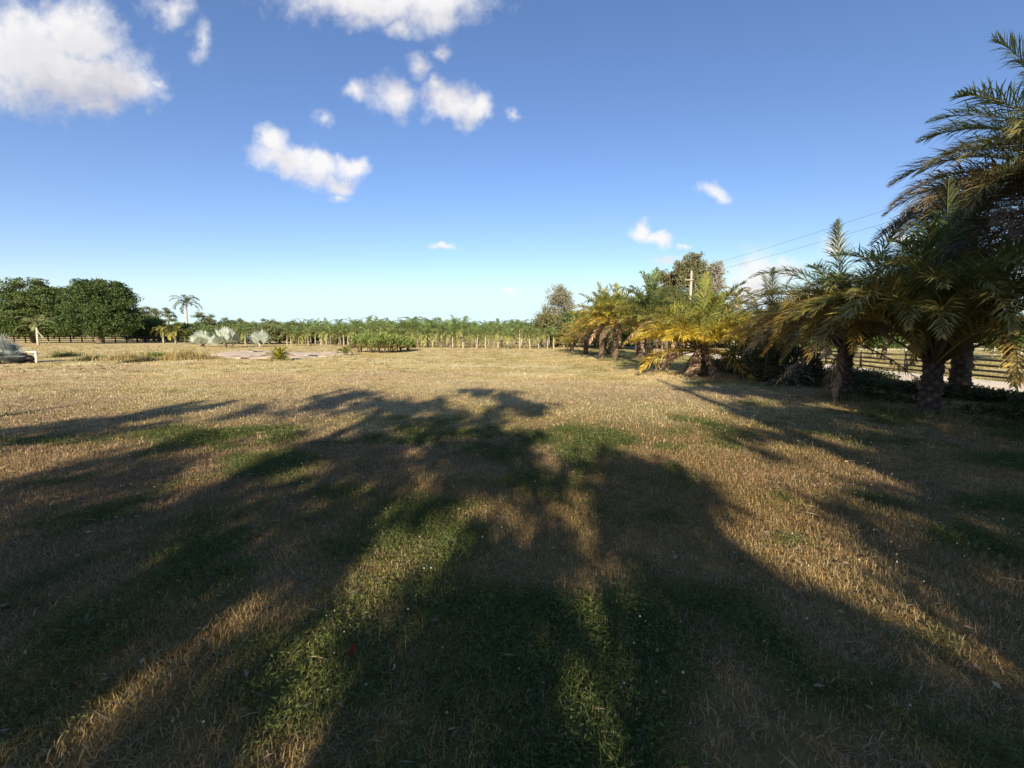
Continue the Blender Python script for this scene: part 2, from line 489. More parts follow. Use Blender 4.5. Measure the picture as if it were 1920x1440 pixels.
# broad-leaved low weeds in the green patches
def leaves(mb, p, d, nrm, L, W, c):
    """diamond leaves with a folded midrib: p base, d direction, nrm normal (arrays)"""
    d = d / np.linalg.norm(d, axis=1, keepdims=True)
    s = np.cross(d, nrm); s /= (np.linalg.norm(s, axis=1, keepdims=True) + 1e-9)
    u = np.cross(s, d)
    L = L[:, None]; W = W[:, None]
    V = np.stack([p, p + d * L * .45 + s * W * .5 + u * W * .12, p + d * L - u * L * .12, p + d * L * .45 - s * W * .5 + u * W * .12], 1).reshape(-1, 3)
    i0 = np.arange(len(p))[:, None] * 4
    mb.add(V, [i0 + np.array([0, 1, 2]), i0 + np.array([0, 2, 3])], np.repeat(c, 4, 0))


def rand_dir(n, zlo=-1, zhi=1):
    a = rng.uniform(0, 2 * math.pi, n); z = rng.uniform(zlo, zhi, n); r = np.sqrt(np.maximum(1 - z * z, 0))
    return np.stack([r * np.cos(a), r * np.sin(a), z], 1)


mb = MB()
for (n, y0, y1, sz, pw) in ((270000, .6, 7, .021, 1.3), (100000, 6, 15, .036, 1.6)):
    x, y = scatter(n, y0, y1, pw)
    g = green_amount(x, y)
    keep = ((g > rng.uniform(.05, 1.0, n)) | (rng.random(n) < .09 * (vnoise(x / .22, y / .22, 201) > .55))) & ~bare(x, y); x, y = x[keep], y[keep]; m = len(x)
    p = np.stack([x, y, relief(x, y) + rng.uniform(0, .05, m)], 1)
    d = rand_dir(m, -.1, .7); nrm = rand_dir(m, .3, 1)
    n2 = fbm(x / .5, y / .5, 61)[:, None]
    c = np.array([.058, .088, .022]) * (1 - n2) + np.array([.135, .16, .042]) * n2
    c = c * rng.uniform(.55, 1.35, m)[:, None]
    leaves(mb, p, d, nrm, sz * rng.uniform(.6, 1.5, m), sz * .38 * rng.uniform(.7, 1.3, m), c)
tag(mb.build('leafy_weeds', M_grass), 'low broad-leaved green weeds growing in patches through the lawn', 'weeds', kind='stuff')

# dead leaves and bits of stalk lying in the turf
mb = MB()
x, y = scatter(1500, .9, 14, 1.4); n = len(x)
p = np.stack([x, y, relief(x, y) + rng.uniform(.015, .04, n)], 1)
c = np.array([[.30, .19, .11]]) * rng.uniform(.4, 1.5, (n, 1)) * np.array([1, 1, 1]) + rng.uniform(0, .05, (n, 1))
leaves(mb, p, rand_dir(n, -.1, .25), rand_dir(n, .6, 1), rng.uniform(.02, .06, n), rng.uniform(.008, .028, n), c)
x, y = scatter(900, .9, 12, 1.4); n = len(x); a = rng.uniform(0, 6.28, n)
p = np.stack([x, y, relief(x, y) + .035], 1); d = np.stack([np.cos(a), np.sin(a), rng.uniform(-.1, .15, n)], 1)
leaves(mb, p, d, rand_dir(n, .6, 1), rng.uniform(.06, .17, n), np.full(n, .005), np.array([[.42, .34, .22]]) * rng.uniform(.5, 1.3, (n, 1)))
tag(mb.build('leaf_litter', M_dead), 'dead brown leaves and bits of pale stalk scattered in the turf', 'leaf litter', kind='stuff')

# seed heads on thin stems
mb = MB()
x, y = scatter(3200, 1.3, 13, 1.5)
keep = fbm(x / 1.2, y / 1.2, 71) > .47; x, y = x[keep], y[keep]; n = len(x)
h = rng.uniform(.07, .17, n); a = rng.uniform(0, 6.28, n); ln = rng.uniform(0, .06, n)
top = np.stack([x + np.cos(a) * ln, y + np.sin(a) * ln, h], 1); bs = np.stack([x, y, 0 * h - .01], 1)
s = np.array([.0018, 0, 0])
V = np.stack([bs - s, bs + s, top], 1).reshape(-1, 3); i0 = np.arange(n)[:, None] * 3
mb.add(V, [i0 + np.array([0, 1, 2])], (.16, .16, .06))
r = rng.uniform(.003, .0075, n)[:, None, None]
octv = np.array([[1, 0, 0], [0, 1, 0], [-1, 0, 0], [0, -1, 0], [0, 0, 1.2], [0, 0, -1.2]])
V = (top[:, None, :] + octv[None] * r).reshape(-1, 3); i0 = (np.arange(n)[:, None, None] * 6)
tri = np.array([[0, 1, 4], [1, 2, 4], [2, 3, 4], [3, 0, 4], [1, 0, 5], [2, 1, 5], [3, 2, 5], [0, 3, 5]])
cc = np.repeat(np.array([[.55, .50, .38]]) * rng.uniform(.5, 1.3, (n, 1)), 6, 0)
mb.add(V, [(i0 + tri[None]).reshape(-1, 3)], cc)
tag(mb.build('seed_heads', M_grass), 'tiny pale seed heads on thin stems standing above the lawn', 'weeds', kind='stuff')

# the rust red fallen leaf
p = at(661, 1240)
mb = MB(); L = .06
V = []
for i in range(9):
    t = i / 8; wdt = .015 * math.sin(math.pi * min(1, t * .92 + .06)) ** .8
    for j in (-1, 0, 1): V.append([j * wdt, t * L - L / 2, .012 * abs(j) + .02 * t * t])
q = [[i * 3 + j, i * 3 + j + 1, (i + 1) * 3 + j + 1, (i + 1) * 3 + j] for i in range(8) for j in (0, 1)]
mb.add(V, [np.array(q)], (.26, .05, .022)); tube(mb, [(0, -L / 2, 0), (.003, -L / 2 - .02, .004)], [.0012, .0009], (.25, .08, .04), 5)
o = mb.build('fallen_leaf', M_dead); o.location = (p.x, p.y, .055); o.rotation_euler = (R(50), R(12), R(12))
tag(o, 'rust red fallen leaf lying in the shaded foreground grass', 'leaf')

# ------------------------------------------------------------------ palms
def frond(L=2.4, e0=60, bend=80, n=44, lmax=.5, lw=.03, c0=(.1, .15, .04), c1=(.2, .2, .05), cr=(.2, .18, .07), vee=25, droop=.25, jit=.25, start=.16, rr=.022, pw=1.3, curl=0.0, missing=0.0):
    """feather frond growing along +X; returns an MB"""
    mb = MB(); S = 14
    pts = [np.zeros(3)]; tang = []
    for i in range(S):
        s = (i + .5) / S; a = R(e0 - bend * s ** pw)
        yaw = curl * s * s
        t = np.array([math.cos(a) * math.cos(yaw), math.cos(a) * math.sin(yaw), math.sin(a)]); tang.append(t); pts.append(pts[-1] + t * L / S)
    pts = np.array(pts); tang = np.array(tang)
    tube(mb, pts, [rr * (1 - .85 * i / S) for i in range(S + 1)], cr, 4, False)
    s = np.repeat(np.linspace(start, .99, n), 2) + rng.uniform(-.5, .5, 2 * n) * .8 / n
    s = np.clip(s, start, .995)
    sg = np.tile([1, -1], n)
    if missing:
        k = rng.random(2 * n) > missing; s = s[k]; sg = sg[k]
    f = s * S; i = np.minimum(f.astype(int), S - 1); fr = (f - i)[:, None]
    p = pts[i] * (1 - fr) + pts[i + 1] * fr; t = tang[i]
    side = np.cross(t, [0, 0, 1.0]); side /= np.linalg.norm(side, axis=1, keepdims=True); nrm = np.cross(side, t)
    prof = np.sin(np.pi * np.clip((s - start) / (1 - start) * .86 + .12, 0, 1)) ** .7
    ll = lmax * prof * rng.uniform(.85, 1.12, len(s))
    ang = R(62) - R(34) * s + rng.normal(0, .08 + jit * .2, len(s))
    ve = R(vee) + rng.normal(0, jit, len(s))
    d = t * np.cos(ang)[:, None] + (side * (sg * np.cos(ve))[:, None] + nrm * np.sin(ve)[:, None]) * np.sin(ang)[:, None]
    d2 = d - np.array([0, 0, 1.0]) * droop * rng.uniform(.6, 1.5, len(s))[:, None]; d2 /= np.linalg.norm(d2, axis=1, keepdims=True)
    wv = np.cross(d, nrm); wv /= np.linalg.norm(wv, axis=1, keepdims=True)
    wv = wv * .8 + nrm * rng.uniform(-.5, .5, len(s))[:, None]
    w = (lw * rng.uniform(.8, 1.2, len(s)))[:, None]
    m1 = p + d * (ll * .5)[:, None]; tip = m1 + d2 * (ll * .5)[:, None]
    V = np.stack([p - wv * w * .3, p + wv * w * .3, m1 + wv * w * .5, m1 - wv * w * .5, tip], 1).reshape(-1, 3)
    i0 = np.arange(len(s))[:, None] * 5
    tt = np.clip(s + rng.normal(0, .18, len(s)), 0, 1)[:, None]
    C = (np.array(c0) * (1 - tt) + np.array(c1) * tt) * rng.uniform(.75, 1.25, (len(s), 1))
    mb.add(V, [i0 + np.array([0, 1, 2, 3]), i0 + np.array([3, 2, 4])], np.repeat(C, 5, 0))
    return mb


def merge(mb, src, az, loc, sc=1.0, cm=1.0):
    for v, c in zip(src.v, src.c): pass
    V = np.concatenate(src.v); C = np.concatenate(src.c)
    V = rotz(V * sc, az) + np.asarray(loc)
    mb.v.append(V); mb.c.append(C * cm)
    for f in src.f: mb.f.append(f + mb.n)
    mb.n += len(V)


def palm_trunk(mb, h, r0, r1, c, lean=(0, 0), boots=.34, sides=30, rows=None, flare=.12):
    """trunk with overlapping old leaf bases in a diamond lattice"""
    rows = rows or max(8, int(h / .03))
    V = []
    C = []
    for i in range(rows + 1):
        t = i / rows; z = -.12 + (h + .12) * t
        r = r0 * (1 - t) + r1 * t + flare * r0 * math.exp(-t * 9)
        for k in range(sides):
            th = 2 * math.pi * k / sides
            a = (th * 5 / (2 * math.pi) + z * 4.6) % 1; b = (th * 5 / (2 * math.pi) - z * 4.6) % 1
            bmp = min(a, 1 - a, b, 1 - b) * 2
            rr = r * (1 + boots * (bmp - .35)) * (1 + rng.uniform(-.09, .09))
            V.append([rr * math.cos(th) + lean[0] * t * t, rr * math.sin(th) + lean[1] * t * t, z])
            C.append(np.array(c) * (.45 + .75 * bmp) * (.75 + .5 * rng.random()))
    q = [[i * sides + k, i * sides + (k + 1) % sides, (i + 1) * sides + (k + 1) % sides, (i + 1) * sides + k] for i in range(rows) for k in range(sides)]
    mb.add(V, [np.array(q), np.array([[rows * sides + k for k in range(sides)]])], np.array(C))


GRN = ((.085, .135, .045), (.15, .19, .07)); YEL = ((.32, .25, .04), (.42, .29, .045)); LIM = ((.16, .20, .045), (.27, .26, .06))
BRN = ((.34, .22, .14), (.46, .32, .21)); GLD = ((.24, .19, .045), (.40, .26, .05)); DRK = ((.06, .085, .035), (.10, .12, .05))


def frond_set(L, palette, n=46, lmax=.5, lw=.03, cls=None, pw=1.3):
    """classes from spear to skirt; two meshes each"""
    S = []
    cls = cls or [(86, 25), (70, 56), (56, 74), (42, 74), (26, 62), (8, 50)]
    for k, (e0, bend) in enumerate(cls):
        a, b = palette[k]
        S.append([frond(L, e0 + rng.uniform(-4, 4), bend + rng.uniform(-10, 12), n, lmax, lw, a, b,
                        cr=(.22, .19, .08), vee=28, droop=.4, jit=.34, pw=pw, curl=rng.uniform(-.25, .25)) for _ in range(2)])
    dead = [frond(L * .8, -25, 42, int(n * .85), lmax * .6, lw * 1.0, *BRN, cr=(.27, .18, .11), vee=-15, droop=.8, jit=.5, missing=.2) for _ in range(2)] + \
           [frond(L * .7, -52, 30, int(n * .8), lmax * .55, lw * 1.0, *BRN, cr=(.27, .18, .11), vee=-25, droop=.7, jit=.5, missing=.25) for _ in range(2)]
    return S, dead


def cut_stalks(root, th, tr, n, L, c=(.16, .10, .07)):
    mb = MB()
    for i in range(n):
        a = i * 2.39996; e = R(random.uniform(35, 68)); l = L * random.uniform(.6, 1.1); z = th - random.uniform(0, .3)
        d = np.array([math.cos(a) * math.cos(e), math.sin(a) * math.cos(e), math.sin(e)]); p0 = np.array([math.cos(a) * tr * .7, math.sin(a) * tr * .7, z])
        tube(mb, [p0, p0 + d * l * .5 + [0, 0, -.0], p0 + d * l + np.array([0, 0, .12 * l])], [.045, .028, .018], np.array(c) * random.uniform(.7, 1.4), 5)
    mb.build('cut_stalks', M_palmbark, root)


def date_palm(label, loc, th, tr, S, dead, counts, nd, sc=1.0, parts=False, lean=(0, 0), group=None, cat='palm tree', rz=None, tcol=(.19, .13, .09), crown_col=1.0, face=None):
    root = empty('date_palm', loc, label, cat, group, rz if rz is not None else random.uniform(0, 6.28))
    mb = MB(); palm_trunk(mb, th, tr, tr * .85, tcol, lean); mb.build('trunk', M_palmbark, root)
    top = np.array([lean[0], lean[1], th])
    big = MB(); dd = MB(); az = random.uniform(0, 6)
    for k, n in enumerate(counts):
        meshes = S[k]
        for i in range(n):
            az += 2.39996
            s = sc * random.uniform(.88, 1.1); zz = .12 - .11 * k + random.uniform(-.06, .06); rr = tr * (.25 + .12 * k)
            p = top + np.array([math.cos(az) * rr, math.sin(az) * rr, zz * tr / .25])
            src = meshes[i % len(meshes)]
            if parts:
                me = src_mesh(src, 'frond', M_leaf)
                o = obj('frond', me, root); o.location = p; o.rotation_euler = (random.uniform(-.2, .2), random.uniform(-.1, .1), az); o.scale = (s,) * 3
            else: merge(big, src, az, p, s, random.uniform(.85, 1.12))
    for i in range(nd):
        az += 2.39996; s = sc * random.uniform(.8, 1.1); src = dead[i % len(dead)]
        rr = tr * .8; p = top + np.array([math.cos(az) * rr, math.sin(az) * rr, -.12 - .4 * random.random()])
        if parts:
            me = src_mesh(src, 'dead_frond', M_dead)
            o = obj('dead_frond', me, root); o.location = p; o.rotation_euler = (random.uniform(-.2, .2), random.uniform(-.1, .1), az); o.scale = (s,) * 3
        else: merge(dd, src, az, p, s)
    if not parts:
        big.build('crown', M_leaf, root)
        if nd: dd.build('dead_skirt', M_dead, root)
    return root


_cache = {}


def src_mesh(src, name, mat):
    if id(src) not in _cache: _cache[id(src)] = (src.mesh(name, mat), src)
    return _cache[id(src)][0]


# the row of date palms along the right of the field
setY = frond_set(2.3, [LIM, LIM, ((.30, .31, .07), (.42, .37, .08)), ((.46, .39, .06), (.60, .46, .07)), ((.54, .42, .055), (.68, .49, .06)), ((.54, .40, .06), (.62, .43, .07))], 66, .5, .027)
setY = (setY[0], [frond(2.0, e_, b_, 46, .24, .034, *BRN, cr=(.30, .2, .13), vee=-5, droop=.9, jit=.6, missing=.15, rr=.03) for e_, b_ in ((6, 82), (-8, 74), (-20, 62), (-45, 35))])
date_palm('broad yellow date palm with brown dead skirt reaching the grass', at(1312, 703), 1.35, .26, *setY, (4, 8, 15, 22, 20, 4), 18, 1.14, True, rz=.3)
UMB = [(86, 40), (76, 92), (66, 108), (55, 108), (44, 102), (30, 86)]
setD = frond_set(2.9, [DRK, GRN, ((.12, .145, .045), (.25, .23, .06)), ((.17, .17, .05), (.34, .26, .06)), ((.28, .21, .05), (.44, .28, .06)), ((.2, .14, .07), (.28, .19, .09))], 86, .5, .024, UMB, 1.5)
dp = date_palm('dark date palm with golden left fronds and shaggy trunk by the undergrowth', at(1578, 748), 1.6, .17, *setD, (2, 6, 15, 21, 20, 14), 4, .97, True, rz=1.2, tcol=(.15, .11, .09)); cut_stalks(dp, 1.6, .2, 16, .7)
dp = date_palm('dark shaded date palm with forking bare stalks nearest the camera', at(1740, 778), 1.3, .165, *setD, (4, 12, 24, 26, 12, 0), 0, 1.1, True, rz=2.6, tcol=(.13, .095, .08)); cut_stalks(dp, 1.3, .17, 22, .8)
setR = frond_set(2.8, [GRN, GRN, ((.11, .14, .055), (.25, .22, .07)), ((.12, .13, .06), (.24, .19, .08)), ((.14, .11, .06), (.2, .15, .08)), ((.12, .09, .06), (.17, .12, .08))], 112, .6, .023, [(84, 30), (66, 70), (48, 84), (32, 78), (14, 66), (-6, 48)], 1.4)
date_palm('tall date palm whose crown enters at the right edge high in the sky', (10.3, 8.1, 0), 4.4, .27, *setR, (7, 15, 20, 22, 20, 14), 9, 1.0, True, rz=.9, tcol=(.15, .11, .09))
date_palm('slim trunked date palm leaning beside the sandy road', at(1797, 742), 2.9, .2, *setD, (4, 7, 8, 8, 8, 4), 8, .8, False, lean=(.25, .1), tcol=(.17, .13, .10))
setM = frond_set(2.0, [LIM, LIM, ((.28, .28, .06), (.40, .34, .07)), ((.42, .38, .07), (.56, .46, .08)), ((.38, .28, .055), (.50, .33, .06)), ((.38, .24, .07), (.46, .29, .10))], 32, .46, .045)
setG = frond_set(2.0, [GRN, GRN, GRN, LIM, LIM, GLD], 30, .46, .045)
p = at(1216, 684); date_palm('green topped date palm with thick brown trunk behind the broad yellow palm', p, 2.6, .21, *setG, (8, 9, 11, 11, 10, 4), 6, 1.05)
p = at(1153, 675); date_palm('golden date palm with leaning pale trunk, left of the green topped palm', p, 2.5, .19, *setM, (4, 8, 11, 11, 10, 4), 4, 1.05, lean=(.25, 0))
p = at(1135, 676); date_palm('golden date palm with straight dark trunk, close beside a leaning one', p + Vector((0, 1.2, 0)), 2.55, .17, *setM, (4, 7, 10, 10, 9, 4), 3, 1.0)
p = at(1098, 664); date_palm('yellow date palm with thin bare stem near the far end of its row', p, 2.0, .17, *setM, (3, 7, 8, 9, 10, 9), 8, .95)
p = at(1072, 659); date_palm('small low yellow date palm at the far end of its row', p, .9, .18, *setM, (4, 7, 8, 9, 8, 3), 2, .85)
p = at(1112, 664); date_palm('low dark green date palm beneath the golden crowns', p + Vector((1.2, 0, 0)), .4, .18, *setG, (5, 8, 8, 8, 5, 0), 2, .8)
p = at_depth(1180, 600, 31); date_palm('date palm in the second rank behind the two golden ones', (p.x + .8, p.y, 0), 2.3, .22, *setM, (4, 8, 9, 9, 8, 6), 8, 1.1)
p = at_depth(1262, 600, 27); date_palm('green date palm filling the gap beside the utility pole', (p.x, p.y, 0), 2.1, .24, *setG, (6, 9, 9, 9, 8, 4), 6, 1.1)
p = at_depth(1445, 640, 17); date_palm('dim date palm behind the undergrowth, right of the broad yellow palm', (p.x, p.y, 0), 1.4, .22, *setD, (3, 6, 8, 8, 8, 6), 8, .9)

# nursery palms: pale trunk, green crownshaft, arching crown
NUR = []
for v in range(8):
    low = v >= 5
    h = (1.5 + .22 * (v % 3)) if not low else .75 + .2 * (v % 3)
    tr = MB(); tube(tr, [(0, 0, -.1), (.0, 0, .25), (.02, 0, h * .6), (.03, .01, h)], [.09, .078, .066, .058], (.44, .37, .27) if not low else (.27, .22, .15), 9)
    cs = MB(); tube(cs, [(.03, .01, h), (.03, .01, h + .25), (.03, .01, h + .55)], [.062, .055, .03], (.24, .28, .09), 8)
    cr = MB(); az = v
    for i in range(14):
        az += 2.39996; e = [86, 74, 60, 48, 36, 24, 12, 66, 48, 30, 6, -12, 78, -2][i]
        c = [((.12, .19, .055), (.20, .27, .085)), ((.145, .21, .06), (.245, .30, .095)), ((.22, .245, .07), (.32, .32, .10))][0 if e > 45 else (1 if e > 12 else 2)]
        merge(cr, frond(1.75, e, 62 + 25 * random.random(), 18, .44, .06, *c, vee=15, droop=.4, jit=.3, rr=.02), az, (.03, .01, h + .42), random.uniform(.8, 1.15), random.uniform(.8, 1.2))
    NUR.append((tr.mesh('trunk', M_bark), cs.mesh('crownshaft', M_leaf), cr.mesh('crown', M_leaf), h + 1.85))


def nursery(v, loc, label, group, scale=1.0, rz=0, name='nursery_palm', parts=True):
    root = empty(name, loc, label, 'palm tree', group, rz, scale)
    t, s, c, _ = NUR[v]
    root.rotation_euler = (random.gauss(0, .035), random.gauss(0, .035), rz)
    obj('trunk', t, root); obj('crownshaft', s, root); obj('crown', c, root)
    return root


ORD = ['first', 'second', 'third', 'fourth', 'fifth', 'sixth', 'seventh', 'eighth', 'ninth', 'tenth', 'eleventh', 'twelfth', 'thirteenth', 'fourteenth', 'fifteenth', 'sixteenth']
front = [(1038, 655, 606), (1026, 654.5, 610), (1010, 654.6, 611), (994, 655, 610), (975, 654, 596), (953, 654.6, 612), (934, 654, 600), (910, 655, 608), (894, 653.5, 606), (868.5, 653.5, 595), (849, 652, 604), (827, 651.5, 598), (811, 650.5, 596)]
for i, (X, Y, T) in enumerate(front):
    g = at(X, Y); ht = at_depth(X, T, g.y).z; v = i % 5
    nursery(v, g, 'slim pale trunked young palm, %s from the right in the front nursery row' % ORD[i], 'young palms in the front nursery row', ht / NUR[v][3], random.uniform(0, 6))
left = [(659, 649, 606), (645, 648.5, 604), (639, 648, 608), (620, 649, 603), (612, 648, 607), (604, 648, 609), (578, 648.5, 607)]
for i, (X, Y, T) in enumerate(left):
    g = at(X, Y); ht = at_depth(X, T, g.y).z; v = (i + 2) % 5
    nursery(v, g, 'young nursery palm left of the leafy shrubs, %s stem from them' % ORD[i], 'young palms left of the leafy shrubs', ht / NUR[v][3], random.uniform(0, 6))
for (X, Y, T, lab) in ((538.5, 649.5, 606, 'yellowish young palm with a swollen pale trunk, left of a close pair'), (546, 649, 607, 'yellowish young palm with a thin trunk, right of a close pair'), (460, 649, 606, 'young palm with a short pale trunk between two silver fan palms')):
    g = at(X, Y); ht = at_depth(X, T, g.y).z
    nursery(1, g, lab, None, ht / NUR[1][3], random.uniform(0, 6))
k = 0
for row in range(9):
    d0 = 52 + row * 8.0
    for X in np.arange(560, 1075, 19 - row * .2):
        Xj = X + random.uniform(-7, 7); d = d0 + random.uniform(-2.5, 2.5)
        if Xj < 690 and d < 58: continue
        T = random.uniform(590, 614) if 690 < Xj < 870 else random.uniform(595, 618)
        g = at_depth(Xj, 630, d); ht = at_depth(Xj, T, d).z; v = random.choice((5, 6, 7)) if row % 2 == 0 else random.randrange(8)
        if row < 3 or k % 10 < 7:
            nursery(v, (g.x, g.y, 0), 'young nursery palm in the ranks behind the front row', 'young palms in the back nursery rows', ht / NUR[v][3], random.uniform(0, 6))
        k += 1


def solo_palm(label, loc, h, scale, nfr, L, c, tr=.12, name='feather_palm', droop=.5, e_list=None, tcol=(.36, .33, .28)):
    root = empty(name, loc, label, 'palm tree')
    mb = MB(); tube(mb, [(0, 0, -.1), (0, 0, h * .4), (.05, 0, h)], [tr * 1.2, tr, tr * .8], tcol, 10); mb.build('trunk', M_bark, root)
    cr = MB(); az = random.uniform(0, 6)
    for i in range(nfr):
        az += 2.39996; e = (e_list or [85, 70, 58, 46, 36, 26, 16, 62, 40, 20, 5, -10])[i % 12]
        merge(cr, frond(L, e, 105 + 15 * random.random(), 34, .26 * L, .085, *c, vee=10, droop=droop, jit=.2, rr=.03), az, (.05, 0, h), random.uniform(.85, 1.1), random.uniform(.85, 1.1))
    cr.build('crown', M_leaf, root)
    return root


g = at_depth(354, 640, 92); solo_palm('tall feather palm with drooping crown standing above the distant treeline', (g.x, g.y, 0), at_depth(354, 569, 92).z, 1, 17, 3.4, ((.10, .13, .07), (.17, .2, .11)), .2)
g = at(330, 645); solo_palm('small palm with bright yellow crown beside a paler twin', g, 1.9, 1, 18, 2.3, ((.2, .22, .05), (.32, .29, .06)), .12)
g = at(307, 644.5); solo_palm('small palm with thin pale stem left of the bright yellow one', g, 2.0, 1, 12, 1.9, ((.17, .19, .05), (.26, .24, .07)), .12)
g = at(72, 647); r = solo_palm('slender young palm propped by stakes in front of the oaks', g, 2.5, 1, 8, 2.8, ((.24, .27, .11), (.32, .34, .15)), .13, e_list=[88, 78, 80, 60, 66, 40, 74, 30, 50, 60, 20, 0], tcol=(.5, .46, .38))
for dx_ in (1.0, 1.7):
    mb = MB(); tube(mb, [(.06, 0, 2.3 if dx_ < 1.5 else 2.0), (dx_, .2, 0)], [.05, .05], (.33, .28, .2), 6); mb.build('stake', M_wood, r)


# silver fan palms
def fan_leaf(mb, base, az, el, pet, rad, c, nseg=26, spread=150, split=.45):
    d = np.array([math.cos(az) * math.cos(el), math.sin(az) * math.cos(el), math.sin(el)])
    hub = np.asarray(base) + d * pet
    e2 = el + R(random.uniform(10, 40)); d = np.array([math.cos(az) * math.cos(e2), math.sin(az) * math.cos(e2), math.sin(e2)])
    s = np.array([-math.sin(az), math.cos(az), 0]); u = np.cross(s, d) * -1
    tube(mb, [base, hub], [.03, .02], np.array(c) * .9, 5, False)
    # the blade faces up and outwards, tilted back from the stalk
    nrm = u; V = []; q = []; t3 = []; C = []
    tl = random.uniform(-.9, .9); ax = s * math.cos(tl) + nrm * math.sin(tl)
    nr = np.cross(d, ax)
    for i in range(nseg):
        a0 = R(-spread + 2 * spread * i / nseg); a1 = R(-spread + 2 * spread * (i + 1) / nseg); am = (a0 + a1) / 2
        rl = rad * (1 - .18 * abs(am) / R(spread)) * random.uniform(.94, 1.05)
        def P(a, r, up): return hub + (d * math.cos(a) + ax * math.sin(a)) * r + nr * (up + .10 * r * abs(math.sin(a)))
        k = len(V); rs = rl * (1 - split)
        V += [hub, P(a0, rs, .0), P(am, rs, .035), P(a1, rs, 0), P(am, rl, -.05 * rad)]
        t3 += [[k, k + 1, k + 2], [k, k + 2, k + 3], [k + 1, k + 4, k + 2], [k + 2, k + 4, k + 3]]
        C += [np.array(c) * random.uniform(.82, 1.15)] * 5
    mb.add(V, [np.array(t3)], np.array(C))


def fan_palm(label, loc, sc, nl, rad, pet, stem, split=.42, c=(.36, .41, .36), nseg=26, lo=0):
    root = empty('silver_fan_palm', loc, label, 'fan palm', 'silver fan palms', random.uniform(0, 6), sc)
    mb = MB(); palm_trunk(mb, stem, .2, .16, (.25, .2, .15), sides=14); mb.build('trunk', M_palmbark, root)
    cr = MB(); az = 0
    for i in range(nl):
        az += 2.39996; el = R(82 - (82 - lo) * (i + .5) / nl)
        fan_leaf(cr, (math.cos(az) * .1, math.sin(az) * .1, stem - .05), az, el, pet * random.uniform(.8, 1.1), rad * random.uniform(.85, 1.1), c, nseg, split=split)
    cr.build('crown', M_leaf, root)


SIL = (.43, .475, .40)
fan_palm('left silver fan palm of three, smaller and partly overlapped', at(380, 650), 1.05, 15, .85, .8, .5, c=SIL)
fan_palm('middle silver fan palm of three, the tallest, overlapping its neighbour', at(422, 651.5), 1.15, 16, .9, .85, .55, c=SIL)
fan_palm('right silver fan palm of three, standing alone before dark greenery', at(486, 650), 1.1, 15, .88, .78, .45, c=SIL)
p = at(-8, 682); fan_palm('spiky blue grey fan palm cut by the left edge', p, 1.0, 24, .78, .55, .55, split=.72, c=(.30, .34, .33), nseg=30, lo=-40)

# irrigation pump and pipe near the spiky palm
p = at(50, 680); root = empty('irrigation_pump', p, 'dark brown pump lump with white elbow pipe beside the spiky fan palm', 'pump')
mb = MB()
for (x, y, z, r1, r2) in ((-.15, 0, .28, .24, .26), (.14, .05, .22, .2, .2), (-.02, -.1, .46, .13, .1)):
    n1, n2 = 10, 7; V = []
    for i in range(n2 + 1):
        ph = math.pi * i / n2
        for k_ in range(n1):
            th = 2 * math.pi * k_ / n1; rr = 1 + random.uniform(-.1, .1)
            V.append([x + r1 * rr * math.sin(ph) * math.cos(th), y + r1 * rr * math.sin(ph) * math.sin(th), z + r2 * math.cos(ph)])
    q = [[i * n1 + k_, (i + 1) * n1 + k_, (i + 1) * n1 + (k_ + 1) % n1, i * n1 + (k_ + 1) % n1] for i in range(n2) for k_ in range(n1)]
    mb.add(V, [np.array(q)], (.06, .042, .04))
box(mb, -.4, .35, -.2, .25, 0, .06, (.09, .07, .06)); mb.build('pump_body', M_metal, root, True)
mb = MB(); tube(mb, [(-.1, -.1, .5), (.18, -.1, .56), (.3, -.1, .62)], [.03, .03, .03], (.5, .42, .33), 8); mb.build('hose', M_metal, root)
mb = MB(); tube(mb, [(.12, -.12, .6), (.72, -.12, .6)], [.04, .04], (.8, .78, .7), 10); tube(mb, [(.70, -.12, .64), (.70, -.12, .0)], [.045, .045], (.8, .78, .7), 10)
mb.build('elbow_pipe', M_pvc, root, True)

# ------------------------------------------------------------------ low plants in the field
def rosette(name, label, loc, cat, n, L, c, lmax=.16, lw=.03, elo=5, bend=55, nl=22, dead=0, mat=None):
    root = empty(name, loc, label, cat)
    mb = MB(); az = random.uniform(0, 6)
    for i in range(n):
        az += 2.39996; e = 86 - (86 - elo) * i / n
        merge(mb, frond(L, e, bend + 15 * random.random(), nl, lmax, lw, *c, vee=25, droop=.15, jit=.2, start=.1, rr=.012), az, (0, 0, .08), random.uniform(.8, 1.1), random.uniform(.85, 1.15))
    mb.build('foliage', mat or M_leaf, root)
    st = MB(); tube(st, [(0, 0, -.05), (0, 0, .12)], [.12, .1], (.18, .12, .08), 8); st.build('stem', M_bark, root)
    return root


rosette('cycad', 'bright yellow green cycad at the edge of the pale sand', at(524, 675.5), 'shrub', 38, .95, ((.25, .26, .03), (.36, .33, .04)), .2, .05)
rosette('cycad', 'small green cycad with upright fronds left of the leafy shrubs', at(648, 666), 'shrub', 13, 1.0, ((.13, .16, .05), (.22, .22, .08)), .22, .06, elo=30, bend=80)


